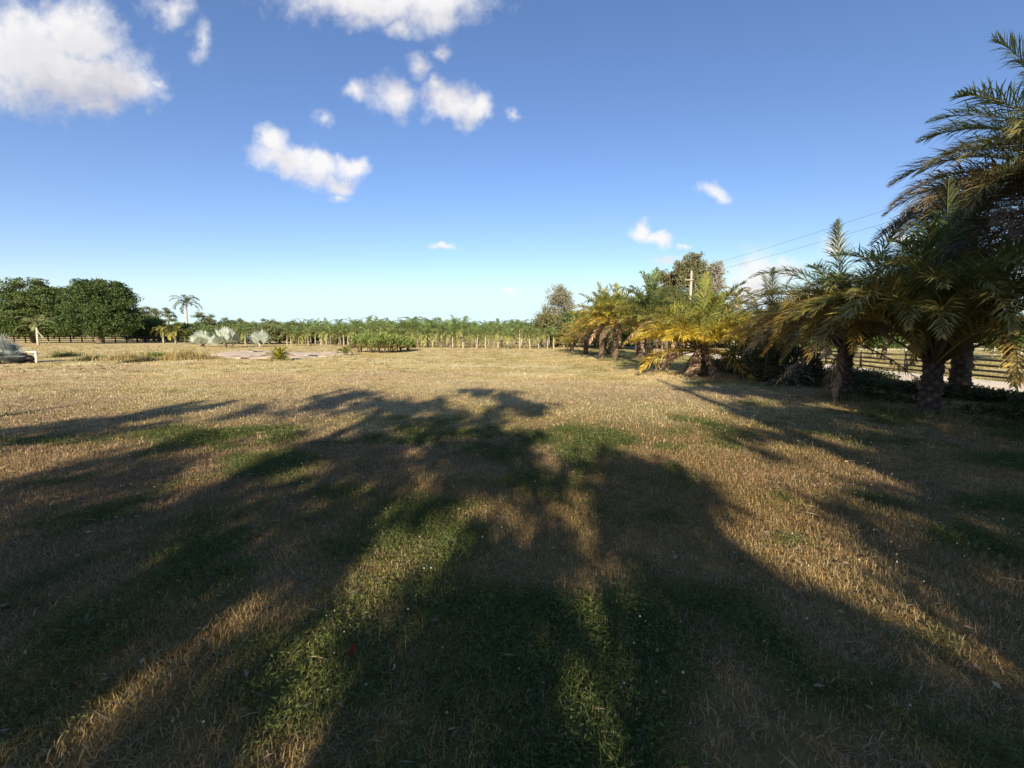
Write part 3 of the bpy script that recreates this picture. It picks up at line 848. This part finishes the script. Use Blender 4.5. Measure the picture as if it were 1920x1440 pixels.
def leaf_bush(name, label, loc, r, h, n, L, c0, c1, cat='shrub', group=None, brown=.3, upright=.5, mat=None):
    root = empty(name, loc, label, cat, group)
    mb = MB(); st = MB()
    ns = 11
    for i in range(ns):
        a = random.uniform(0, 6.28); rr = r * .55 * random.random()
        tube(st, [(math.cos(a) * rr * .5, math.sin(a) * rr * .5, -.03), (math.cos(a) * rr, math.sin(a) * rr, h * .35), (math.cos(a) * rr * 1.6, math.sin(a) * rr * 1.6, h * .7)], [.03, .022, .01], (.22, .16, .11), 5)
    ph = rand_dir(n, -.2, 1); rad = rng.uniform(.35, 1, n) ** .6
    lum = .75 + .5 * vnoise(ph[:, 0] * 2.2 + loc[0], ph[:, 1] * 2.2 + loc[1], 7)
    p = np.stack([ph[:, 0] * r * rad * lum, ph[:, 1] * r * rad * lum, h * .32 + ph[:, 2] * h * .6 * rad * lum], 1)
    p[:, 2] = np.maximum(p[:, 2], .03)
    d = ph + rand_dir(n) * .6 + np.array([0, 0, upright]); nrm = rand_dir(n, .2, 1)
    t = rng.random(n)[:, None]
    c = np.array(c0) * (1 - t) + np.array(c1) * t
    low = (p[:, 2] < h * .4) & (rng.random(n) < brown); c[low] = np.array([.24, .16, .09]) * rng.uniform(.6, 1.2, low.sum())[:, None]
    leaves(mb, p, d, nrm, L * rng.uniform(.6, 1.3, n), L * .3 * rng.uniform(.7, 1.3, n), c)
    mb.build('foliage', mat or M_fol, root); st.build('stem', M_bark, root)
    return root


BS = [(676, 660, .75, 1.55, 'leftmost green leafy shrub in the thicket beside the small cycad'), (697, 661, .95, 1.75, 'pale tipped leafy shrub, second from left in the thicket'), (716, 661.5, 1.0, 1.65, 'middle leafy shrub in the thicket with brown lower leaves'), (734, 660.5, 1.0, 1.55, 'leafy shrub right of the middle of the thicket'), (750, 659, .9, 1.35, 'low leafy shrub, second from right in the thicket'), (764, 657, .8, 1.1, 'rightmost and lowest leafy shrub of the thicket')]
for X, Y, r, h, lab in BS: leaf_bush('leafy_shrub', lab, at(X, Y), r, h, 1100, .34, (.09, .14, .035), (.24, .28, .08), 'shrub', 'leafy shrubs in the middle thicket', .55, .9)

# tall dry grass clumps and weed bushes on the left
def grass_clump(label, X, Y, wx, n, hh, c, name='tall_grass_clump'):
    g = at(X, Y); mb = MB()
    x = g.x + rng.normal(0, wx * .45, n); y = g.y + rng.normal(0, .6, n)
    cc = np.array(c) * rng.uniform(.6, 1.3, n)[:, None]
    blades(mb, x, y, hh * rng.uniform(.45, 1.1, n), np.full(n, .024), np.clip(rng.normal(.55, .25, n), .02, .98), cc, np.zeros(n))
    V = mb.v[0]; V -= np.array([g.x, g.y, 0])
    fall = np.repeat(np.exp(-((x - g.x) / (wx * .6)) ** 2) * (.6 + .8 * vnoise(x / .5, y / .5, 33)), 5); V[:, 2] *= fall
    o = mb.build(name, M_grass); o.location = g
    tag(o, label, 'grass clump')


grass_clump('large clump of tall straw coloured grass left of the sand', 352, 673, 1.9, 2600, .75, (.42, .33, .14))
grass_clump('smaller clump of tall straw coloured grass farther left', 232, 674, 1.4, 1500, .55, (.42, .33, .15))
grass_clump('bright green grass clump between two straw coloured ones', 294, 669, .6, 700, .5, (.13, .2, .03))
grass_clump('dull green grass clump near the white elbow pipe', 122, 669, .45, 600, .55, (.12, .14, .05))
grass_clump('low olive grass clump before the smaller straw clump', 180, 675, .6, 1500, .4, (.15, .15, .06))
grass_clump('low brownish clump between the small and large straw clumps', 262, 678, .35, 900, .35, (.2, .17, .08))

# undergrowth beneath the right-hand palms
UG = [(1425, 716, .8, 1.5, 300, 'dark leafy bush at the foot of the dim palm'), (1462, 722, .8, 1.3, 300, 'olive bush behind the dry rosette'), (1520, 722, .8, 1.5, 380, 'olive bush left of the shaggy trunk')]
for X, Y, r, h, n, lab in UG: leaf_bush('leafy_shrub', lab, at(X, Y) + Vector((0, .8, 0)), r, h, n * 3, .2, (.05, .075, .025), (.14, .14, .05), 'shrub', 'bushes under the date palms', .5, .3)
rosette('dry_rosette', 'dry grey brown rosette with arching leaves in the undergrowth', at(1478, 722), 'plant', 26, .95, ((.25, .21, .15), (.36, .31, .23)), .16, .035, elo=10, bend=85, mat=M_dead)
rosette('dry_rosette', 'small dry rosette at the right foot of the broad yellow palm', at(1405, 712), 'plant', 16, .6, ((.24, .20, .13), (.34, .28, .2)), .13, .03, elo=8, bend=80, mat=M_dead)
mb = MB()
n = 3200
yy = rng.uniform(7.0, 22, n); xx = rng.uniform(0, 1, n) ** .8 * 3.6 + 9.0 + .3 * np.sin(yy)
keep = (vnoise(xx / .8, yy / .8, 91) > .35) & (xx < 12.8); xx, yy = xx[keep], yy[keep]
K = 26
hh = rng.uniform(.06, .24, len(xx)) * np.where(yy > 14, 1.6, 1)
p = np.stack([np.repeat(xx, K) + rng.normal(0, .12, len(xx) * K), np.repeat(yy, K) + rng.normal(0, .12, len(xx) * K), np.repeat(hh, K) * rng.random(len(xx) * K) ** .7], 1)
c = np.array([.06, .075, .03]) * rng.uniform(.5, 1.8, (len(p), 1)) + np.array([.03, .015, .0]) * rng.random((len(p), 1))
leaves(mb, p, rand_dir(len(p), -.2, 1), rand_dir(len(p), 0, 1), rng.uniform(.06, .15, len(p)), rng.uniform(.02, .05, len(p)), c)
tag(mb.build('undergrowth', M_fol), 'dark weedy undergrowth between the palms and the sandy road', 'undergrowth', kind='stuff')

# ------------------------------------------------------------------ broadleaf trees
def broadleaf(name, label, loc, trunk_h, tr, blobs, nclump, per, cl, leaf, c0, c1, cat='tree', group=None, tcol=(.14, .11, .085), shell=.55, limbs=True, flat=.75, sc=1.0):
    root = empty(name, loc, label, cat, group, 0, sc)
    tb = MB(); cr = MB()
    tube(tb, [(0, 0, -.15), (0, 0, trunk_h * .12), (.05 * tr, 0, trunk_h * .6), (.1, .05, trunk_h)], [tr * 1.5, tr * 1.05, tr * .9, tr * .75], tcol, 10, bump=.12)
    vol = np.array([b[3] * b[4] + b[4] * b[5] + b[3] * b[5] for b in blobs]); vol = vol / vol.sum()
    for bi, b in enumerate(blobs):
        cx_, cy_, cz_, rx, ry_, rz_ = b
        if limbs:
            tube(tb, [(0.05, 0, trunk_h * .8), (cx_ * .45, cy_ * .45, trunk_h * .55 + cz_ * .45), (cx_, cy_, cz_)], [tr * .5, tr * .32, tr * .12], tcol, 6, bump=.1)
        m = max(3, int(nclump * vol[bi]))
        d = rand_dir(m, -.75, 1); r = shell + (1 - shell) * rng.random(m)
        P = np.array([cx_, cy_, cz_]) + d * r[:, None] * np.array([rx, ry_, rz_])
        if limbs:
            for j in range(0, m, max(1, m // 7)):
                tube(tb, [(cx_, cy_, cz_), (P[j] + np.array([cx_, cy_, cz_])) / 2 + rng.normal(0, .1 * rx, 3), P[j]], [tr * .14, tr * .08, tr * .03], tcol, 5)
        cs = cl * rng.uniform(.6, 1.3, m)
        tint = rng.random(m)
        n = m * per
        q = rand_dir(n) * (rng.random(n) ** .4)[:, None]
        p = np.repeat(P, per, 0) + q * np.repeat(cs, per)[:, None] * np.array([1, 1, flat])
        dd = q + rand_dir(n) * .8
        t = np.clip(np.repeat(tint, per) * .8 + rng.random(n) * .4 - .1, 0, 1)[:, None]
        c = (np.array(c0) * (1 - t) + np.array(c1) * t) * rng.uniform(.75, 1.25, (n, 1))
        leaves(cr, p, dd, rand_dir(n, -.2, 1), leaf * rng.uniform(.6, 1.4, n), leaf * .6 * rng.uniform(.7, 1.3, n), c)
    tb.build('trunk', M_bark, root, True); cr.build('crown', M_fol, root)
    return root


OAK = ((.045, .075, .022), (.085, .12, .035))
s = 72
def bl(X, Y, d, x0, rx, rz, ry=None):        # a crown lobe from its place in the photo
    p = at_depth(X, Y, d); k = d / F
    return (p.x - x0, random.uniform(-1, 1) * rx * k * .25, p.z, rx * k, (ry or rx) * k, rz * k)


g = at_depth(188, 640, s)
broadleaf('oak_tree', 'dark broad oak with dense domed crown over the plank fence', (g.x, g.y, 0), 2.6, .42,
          [bl(185, 553, s, g.x, 44, 32), (bl(152, 580, s, g.x, 34, 34)), bl(228, 585, s, g.x, 32, 36), bl(190, 595, s, g.x, 50, 32), bl(215, 560, s, g.x, 30, 28), bl(150, 607, s, g.x, 30, 20), bl(240, 605, s, g.x, 18, 20), bl(165, 614, s, g.x, 34, 16), bl(215, 614, s, g.x, 32, 16), bl(130, 612, s, g.x, 16, 18)], 470, 110, .95, .30, *OAK, flat=.55, shell=.6)
g = at_depth(62, 640, s + 3)
OAK2 = ((.06, .095, .025), (.115, .145, .045))
broadleaf('oak_tree', 'lighter green oak at far left behind the staked palm', (g.x, g.y, 0), 2.4, .36,
          [bl(60, 555, s + 3, g.x, 42, 32), bl(20, 575, s + 3, g.x, 40, 34), bl(95, 575, s + 3, g.x, 34, 36), bl(55, 600, s + 3, g.x, 56, 30), bl(105, 605, s + 3, g.x, 26, 26), bl(-5, 600, s + 3, g.x, 34, 26), bl(45, 617, s + 3, g.x, 40, 15), bl(90, 617, s + 3, g.x, 30, 15)], 470, 110, .95, .30, *OAK2, flat=.55, shell=.6)
g = at_depth(272, 640, 84)
broadleaf('round_tree', 'rounded mid green tree right of the dark oak behind the fence', (g.x, g.y, 0), 1.6, .25,
          [bl(275, 612, 84, g.x, 26, 16), bl(258, 622, 84, g.x, 18, 14), bl(292, 620, 84, g.x, 16, 14)], 160, 50, .7, .35, (.06, .10, .03), (.12, .16, .05))
# pines in the distance
PIN = ((.11, .135, .06), (.18, .2, .10))
for i, (X, T, d, wd) in enumerate(((272, 577, 112, 11), (286, 575, 118, 12), (298, 578, 108, 10), (320, 576, 120, 13), (384, 585, 112, 14), (395, 590, 118, 14), (430, 597, 125, 14), (458, 599, 120, 14), (500, 598, 130, 13), (518, 600, 125, 12), (545, 602, 135, 12))):
    g = at_depth(X, 640, d); k = d / F; top = at_depth(X, T, d).z
    bb = [(random.uniform(-.5, .5) * wd * k, random.uniform(-.5, .5) * wd * k, top * f, wd * k * q_, wd * k * q_, .55) for f, q_ in ((.94, .55), (.84, .8), (.72, .95), (.6, .8))]
    broadleaf('pine_tree', 'open crowned pine in the distant treeline left of the nursery', (g.x, g.y, 0), top * .9, .16, bb, 46, 42, .55, .26, *PIN, group='distant pines', flat=.5, shell=.2, tcol=(.2, .17, .14))

# the distant belt of low trees: a few kinds, copied
BELT = []
for v, (c0, c1) in enumerate((((.085, .125, .04), (.17, .205, .075)), ((.11, .14, .055), (.20, .215, .095)), ((.075, .115, .04), (.15, .19, .07)))):
    BELT.append(broadleaf('low_tree', 'low bushy green tree in the belt closing the field', (0, 0, 0), 1.5, .22, [(0, 0, 3.1, 2.4, 2.4, 1.6), (-1.8, .4, 2.3, 1.7, 1.7, 1.5), (1.8, -.3, 2.4, 1.8, 1.8, 1.5), (.3, 0, 1.5, 2.6, 2.2, 1.2)], 190, 34, .55, .3, c0, c1, 'tree', 'low trees in the distant belt'))
used = [0, 0, 0]


def belt(X, T, d):
    v = random.randrange(3); g = at_depth(X, 640, d); sc = at_depth(X, T, d).z / 4.7
    s3 = (sc * random.uniform(1, 1.4), sc * random.uniform(1, 1.3), sc)
    if not used[v]:
        used[v] = 1; o = BELT[v]; o.location = (g.x, g.y, 0); o.scale = s3
    else: copy_tree(BELT[v], (g.x, g.y, 0), random.uniform(0, 6), s3)


for X in range(240, 570, 15): belt(X + random.uniform(-5, 5), random.uniform(602, 612), random.uniform(88, 105))
for X in range(380, 700, 21): belt(X + random.uniform(-5, 5), random.uniform(606, 614), random.uniform(66, 78))
for X in range(-150, 1200, 26): belt(X + random.uniform(-8, 8), random.uniform(603, 611), random.uniform(135, 165))
for X in range(1060, 1420, 24): belt(X + random.uniform(-8, 8), random.uniform(575, 600), random.uniform(44, 58))
for X in range(1400, 2150, 34): belt(X + random.uniform(-8, 8), random.uniform(590, 610), random.uniform(48, 60))
for v in range(3):
    if not used[v]: belt(600, 606, 140)

# sparse grey tree beyond the nursery
d = 54; g = at_depth(1045, 640, d)
broadleaf('sparse_tree', 'sparse greyish tree with thin twiggy crown beyond the nursery', (g.x, g.y, 0), 3.0, .18,
          [bl(1046, 560, d, g.x, 24, 24), bl(1030, 585, d, g.x, 20, 22), bl(1063, 580, d, g.x, 18, 22), bl(1046, 600, d, g.x, 34, 22), bl(1048, 545, d, g.x, 13, 13), bl(1056, 565, d, g.x, 22, 24)], 420, 26, .4, .17, (.18, .18, .11), (.31, .29, .21), tcol=(.27, .23, .19), shell=.15)
d = 50; g = at_depth(1022, 640, d)
broadleaf('olive_tree', 'olive brown bushy tree at the foot of the sparse one', (g.x, g.y, 0), 1.6, .16,
          [bl(1022, 603, d, g.x, 20, 17), bl(1040, 612, d, g.x, 24, 18), bl(1010, 618, d, g.x, 16, 14)], 150, 40, .45, .2, (.11, .115, .045), (.22, .2, .09), tcol=(.25, .2, .16))
# the tall trees by the pole
d = 62; g = at_depth(1292, 640, d)
TALL = ((.13, .135, .06), (.23, .215, .11))
broadleaf('tall_tree', 'tallest olive grey tree rising behind the utility pole', (g.x, g.y, 0), 9, .3,
          [bl(1298, 498, d, g.x, 27, 24), bl(1288, 528, d, g.x, 26, 26), bl(1310, 518, d, g.x, 24, 24), bl(1276, 508, d, g.x, 14, 16), bl(1290, 560, d, g.x, 26, 22)], 260, 44, .55, .27, *TALL, tcol=(.24, .2, .16), shell=.3)
d = 66; g = at_depth(1338, 640, d)
broadleaf('tall_tree', 'paler grey tall tree right of the utility pole', (g.x, g.y, 0), 9, .28,
          [bl(1340, 508, d, g.x, 17, 20), bl(1326, 532, d, g.x, 20, 22), bl(1346, 532, d, g.x, 13, 18), bl(1332, 555, d, g.x, 20, 20)], 170, 36, .5, .25, (.24, .21, .15), (.36, .32, .26), tcol=(.3, .27, .23), shell=.25)
d = 64; g = at_depth(1248, 640, d)
broadleaf('tall_tree', 'shorter dark tall tree left of the utility pole', (g.x, g.y, 0), 8, .26,
          [bl(1242, 521, d, g.x, 18, 14), bl(1262, 530, d, g.x, 18, 20), bl(1250, 548, d, g.x, 26, 18), bl(1255, 570, d, g.x, 26, 16)], 190, 40, .5, .26, (.12, .115, .05), (.2, .18, .09), tcol=(.2, .17, .13), shell=.3)
d = 42
for X, T, lab in ((1195, 560, 'bright green tree behind the golden palms'), (1250, 548, 'bright green tree between the golden palms and the pole'), (1330, 552, 'bright green tree right of the pole foot'), (1150, 558, 'dark rounded tree peeping over the golden palms')):
    g = at_depth(X, 640, d)
    broadleaf('green_tree', lab, (g.x, g.y, 0), 2.6, .18, [bl(X, T + 16, d, g.x, 26, 18), bl(X - 18, T + 30, d, g.x, 22, 18), bl(X + 18, T + 30, d, g.x, 22, 18), bl(X, T + 50, d, g.x, 34, 20)], 190, 36, .5, .26, (.08, .115, .025), (.16, .2, .05))
# trees across the road
d = 27
for X, T, lab in ((1890, 590, 'bright green tree beyond the road fence at the right edge'), (1975, 575, 'green tree beyond the road fence outside the right edge'), (1660, 585, 'dim green tree beyond the road behind the dark palms'), (1560, 590, 'dim tree beyond the road behind the shaggy trunk')):
    g = at_depth(X, 640, d)
    broadleaf('green_tree', lab, (g.x, g.y, 0), 1.4, .14, [bl(X, T + 22, d, g.x, 30, 22), bl(X - 26, T + 36, d, g.x, 24, 20), bl(X + 26, T + 36, d, g.x, 24, 20), bl(X, T + 50, d, g.x, 36, 20)], 180, 40, .32, .17, (.06, .115, .025), (.12, .18, .04))
p = at_depth(1120, 640, 48); solo_palm('wispy feather palm arching above the golden palms at their left', (p.x, p.y, 0), at_depth(1108, 574, 48).z, 1, 9, 1.8, ((.12, .16, .07), (.18, .22, .1)), .1)
p = at_depth(1375, 640, 40); solo_palm('brownish feather palm arching above the broad yellow palm', (p.x, p.y, 0), at_depth(1375, 560, 40).z, 1, 12, 2.2, ((.22, .19, .07), (.34, .27, .09)), .12)

# ------------------------------------------------------------------ fences, pole, wires
def fence(label, pts, hts, post_h, pw, rail_h, c, cp, jit=.03, cat='fence', mat=None, name='plank_fence'):
    root = empty(name, (pts[0][0], pts[0][1], 0), label, cat)
    o = np.array([pts[0][0], pts[0][1]])
    P = [np.array(p) - o for p in pts]
    for p in P:
        mb = MB(); box(mb, p[0] - pw / 2, p[0] + pw / 2, p[1] - pw / 2, p[1] + pw / 2, -.1, post_h * random.uniform(.96, 1.06), np.array(cp) * random.uniform(.8, 1.2), jit * .3)
        mb.build('post', mat or M_wood, root)
    for h in hts:
        for a, b in zip(P[:-1], P[1:]):
            t = (b - a) / np.linalg.norm(b - a); nrm = np.array([-t[1], t[0]]) * (pw / 2 + .012)
            za = h + random.uniform(-jit, jit); zb = h + random.uniform(-jit, jit); sag = random.uniform(0, jit)
            V = []
            a_ = a + t * .01; b_ = b - t * .01
            for (q_, z) in ((a_, za), ((a_ + b_) / 2, (za + zb) / 2 - sag), (b_, zb)):
                for s_, dz in ((0, -rail_h / 2), (.03, -rail_h / 2), (.03, rail_h / 2), (0, rail_h / 2)):
                    e = q_ + nrm * (1 + s_ / np.linalg.norm(nrm)); V.append([e[0], e[1], z + dz])
            q = [[i * 4 + k_, i * 4 + (k_ + 1) % 4, (i + 1) * 4 + (k_ + 1) % 4, (i + 1) * 4 + k_] for i in range(2) for k_ in range(4)] + [[0, 3, 2, 1], [8, 9, 10, 11]]
            MB().add(V, [np.array(q)], np.array(c) * random.uniform(.75, 1.25)).build('rail', mat or M_wood, root)
    return root


x0 = at_depth(-60, 640, 77).x; x1 = at_depth(360, 640, 80).x
pts = [(x0 + (x1 - x0) * i / 20, 77 + 3 * i / 20) for i in range(21)]
fence('long dark plank fence with three rails under the oaks', pts, (.42, .75, 1.08), 1.2, .14, .14, (.10, .075, .06), (.10, .078, .062))
pts = [(17.0 + .12 * math.sin(i), 6 + 2.45 * i) for i in range(20)]
fence('weathered brown plank fence with four wavy rails beyond the sandy road', pts, (.10, .30, .50, .70), .85, .1, .075, (.085, .065, .05), (.2, .16, .10), .025)
pts = [(24.0 + i * .9, 31 + .15 * i + (0 if i % 2 else .05)) for i in range(0, 45, 3)]
fence('pale wire paddock fence with whitish posts in the far right field', pts, (.45, .85), 1.15, .1, .05, (.4, .38, .32), (.55, .52, .45), .02)

PX0 = 18.5
for i, (py, lab) in enumerate(((45.0, 'weathered grey utility pole with short crossarm rising between the palms'), (-6.0, 'grey utility pole outside the view carrying the near end of the wires'))):
    root = empty('utility_pole', (PX0, py, 0), lab, 'utility pole')
    mb = MB(); tube(mb, [(0, 0, -.3), (0, 0, 4), (0, 0, 8.0)], [.16, .14, .11], (.42, .36, .27), 12); mb.build('pole', M_pole, root, True)
    mb = MB(); box(mb, -.75, .2, -.19, -.10, 7.05, 7.17, (.36, .31, .24)); mb.build('crossarm', M_pole, root)
    for (ix, iz) in ((-.65, 7.17), (0, 8.0)):
        mb = MB(); tube(mb, [(ix, -.14 if ix else 0, iz), (ix, -.14 if ix else 0, iz + .06), (ix, -.14 if ix else 0, iz + .14)], [.03, .055, .035], (.3, .28, .26), 8); mb.build('insulator', M_metal, root, True)
for (ox, oy, z, lab) in ((0, 0, 8.14, 'upper overhead wire running to the right above the palms'), (-.65, -.14, 7.31, 'lower overhead wire on the crossarm running right')):
    pts = []
    for i in range(25):
        t = i / 24; pts.append((PX0 + ox, 45 + oy - t * 51, z - .45 * 4 * t * (1 - t)))
    mb = MB(); tube(mb, pts, [.008] * 25, (.2, .2, .22), 5); tag(mb.build('overhead_wire', M_metal), lab, 'wire', 'overhead wires')

# ------------------------------------------------------------------ trees behind the viewpoint that shade the foreground
MAIN = [(-900, 1700), (-900, 950), (-300, 850), (0, 812), (200, 780), (370, 758), (480, 746), (600, 732), (700, 727), (760, 735), (860, 728), (940, 727), (1000, 748), (1070, 765), (1010, 800), (1060, 815), (1180, 842), (1250, 865), (1330, 920), (1390, 1010), (1500, 1090), (1640, 1180), (1760, 1260), (1900, 1300), (2500, 1560), (2500, 2400), (-900, 2400)]
LIT = [[(-100, 868), (0, 850), (200, 815), (350, 795), (500, 768), (570, 778), (340, 832), (150, 862), (0, 890), (-100, 905)],
       [(665, 1040), (720, 985), (870, 985), (885, 1060), (820, 1092), (750, 1150), (695, 1210), (685, 1300), (650, 1440), (620, 1700), (500, 1700), (560, 1440), (605, 1290), (630, 1150)],
       [(560, 1120), (540, 1200), (450, 1290), (370, 1340), (200, 1440), (0, 1600), (-200, 1600), (30, 1440), (180, 1330), (300, 1250), (420, 1190), (500, 1130)],
       [(1080, 900), (1115, 890), (1135, 1000), (1175, 1150), (1195, 1280), (1165, 1440), (1160, 1800), (1050, 1800), (1060, 1440), (1055, 1330), (1098, 1200), (1100, 1080)],
       [(1010, 1180), (1055, 1185), (1045, 1245), (1005, 1240)],
       [(300, 858), (370, 842), (480, 830), (470, 850), (340, 880)]]
LITD = [.06, .0, .34, .30, .5, .3]
SR1 = [(1270, 735), (1420, 800), (1560, 905), (1570, 1000), (1700, 1085), (1920, 1195), (2600, 1480), (2600, 1000), (1700, 800), (1500, 735), (1300, 712)]
SR2 = [(1440, 715), (1500, 790), (1570, 860), (1600, 960), (1665, 1050), (1780, 1150), (1920, 1245), (2600, 1600), (2600, 690), (1440, 690)]
PALM = [(1525, 780), (1535, 650), (1570, 575), (1630, 505), (1720, 460), (1820, 420), (1900, 385), (2050, 350), (2600, 335), (2600, 780)]


def shade_density(x, y, z):
    gx_ = x + z * COT * LX; gy_ = y + z * COT * LY
    ok = gy_ > .35
    X, Y = px(gx_, np.maximum(gy_, .35), np.zeros_like(z))
    wq = fbm(gx_ / 1.1, gy_ / 1.6, 141, 3) - .5; wr = fbm(gx_ / 1.1 + 40, gy_ / 1.6, 151, 3) - .5
    X = X + 95 * wq; Y = Y + wr * np.clip((Y - 640) * .28, 4, 90)
    nn = np.clip((fbm(gx_ / .42, gy_ / .95, 161, 3) - .27) / .46, 0, 1)          # gaps between the leaf masses
    top = np.interp(Y, [715, 760, 850, 930, 1000], [.36, .43, .64, .88, 1.01])     # the tree tops are thinner
    d = np.where(in_poly(X, Y, MAIN), np.where(nn < top, 1.0, .10), 0.0)
    for P, v in zip(LIT, LITD): d = np.where(in_poly(X, Y, P), v, d)
    sr = (X - (1270 + (Y - 740) * 1.0)) / np.interp(Y, [740, 1000], [430, 230])
    mr_ = np.where(nn < .12 + .95 * np.clip(sr, 0, 1) ** .9, .97, .08)
    d = np.where((d < .5) & (sr > 0) & (Y > 700), mr_, d)
    # the shaded volume of the right-hand palms: where does the same ray stand at their distance?
    yh = 10.0; k = (yh - y) / LY; zh = z - k / COT; xh = x + k * LX
    X2, Y2 = px(xh, np.full_like(x, yh), zh)
    m2 = in_poly(X2, Y2, PALM) & (zh > 0) & (xh < 11.8)
    d = np.where((gx_ > 12.3) & (gy_ > 8.5), 0, d)
    d = np.where(m2, np.maximum(d, .97), d)
    d = np.where(ok, d, .7)
    d = np.where((gy_ <= .35) & (z < 1.9), .0, d)
    return d


tx = [-19, -11.5, -4.2, 3.2, 9.8, 16]
n = 95000
cxs = rng.uniform(-24, 20, n); cys = rng.uniform(-14.5, -7.5, n); czs = rng.uniform(2.6, 14, n)
keep = rng.random(n) < shade_density(cxs, cys, czs) * .26
cxs, cys, czs = cxs[keep], cys[keep], czs[keep]
own = np.argmin(np.abs(cxs[:, None] - np.array(tx)[None]) + rng.normal(0, .6, (len(cxs), len(tx))), 1)
for i, xt in enumerate(tx):
    base = np.array([xt, -11.0 + .5 * math.sin(i * 2), 0])
    root = empty('shade_tree', base, 'leafy tree behind the viewpoint casting shade over the foreground grass', 'tree', 'trees behind the viewpoint')
    P = np.stack([cxs, cys, czs], 1)[own == i] - base
    m = len(P); per = 20; k_ = m * per
    if not m: continue
    q = rand_dir(k_) * (rng.random(k_) ** .45)[:, None]
    p = np.repeat(P, per, 0) + q * .34
    pw = p + base; kk = rng.random(k_) < .02 + 1.3 * shade_density(pw[:, 0], pw[:, 1], pw[:, 2]); p, q = p[kk], q[kk]; k_ = len(p)
    mb = MB()
    c = np.array([.05, .085, .025]) * rng.uniform(.6, 1.6, (k_, 1))
    leaves(mb, p, q + rand_dir(k_), rand_dir(k_, -.3, 1), .17 * rng.uniform(.7, 1.3, k_), .10 * rng.uniform(.7, 1.3, k_), c)
    tb = MB(); hmax = P[:, 2].max()
    tube(tb, [(0, 0, -.2), (.03, 0, .5), (.1, .1, hmax * .5), (.15, .05, hmax * .85)], [.34, .25, .2, .05], (.14, .11, .09), 10, bump=.1)
    for j in range(0, m, max(1, m // 40)):
        h0 = max(1.2, min(P[j][2] * .65, hmax * .7))
        mid = P[j] * [.5, .5, .5] + [.04, .03, h0 / 2 + .2]; ck = np.array([P[j] * .75 + mid * .25, mid, mid * .6 + [0, 0, h0 * .4]]) + base
        if shade_density(ck[:, 0], ck[:, 1], ck[:, 2]).min() < .5: continue
        tube(tb, [(.08, .05, h0), (P[j][0] * .5, P[j][1] * .5, (h0 + P[j][2]) / 2 + .2), P[j]], [.09, .05, .015], (.14, .11, .09), 5)
    tb.build('trunk', M_bark, root, True); mb.build('crown', M_fol, root)
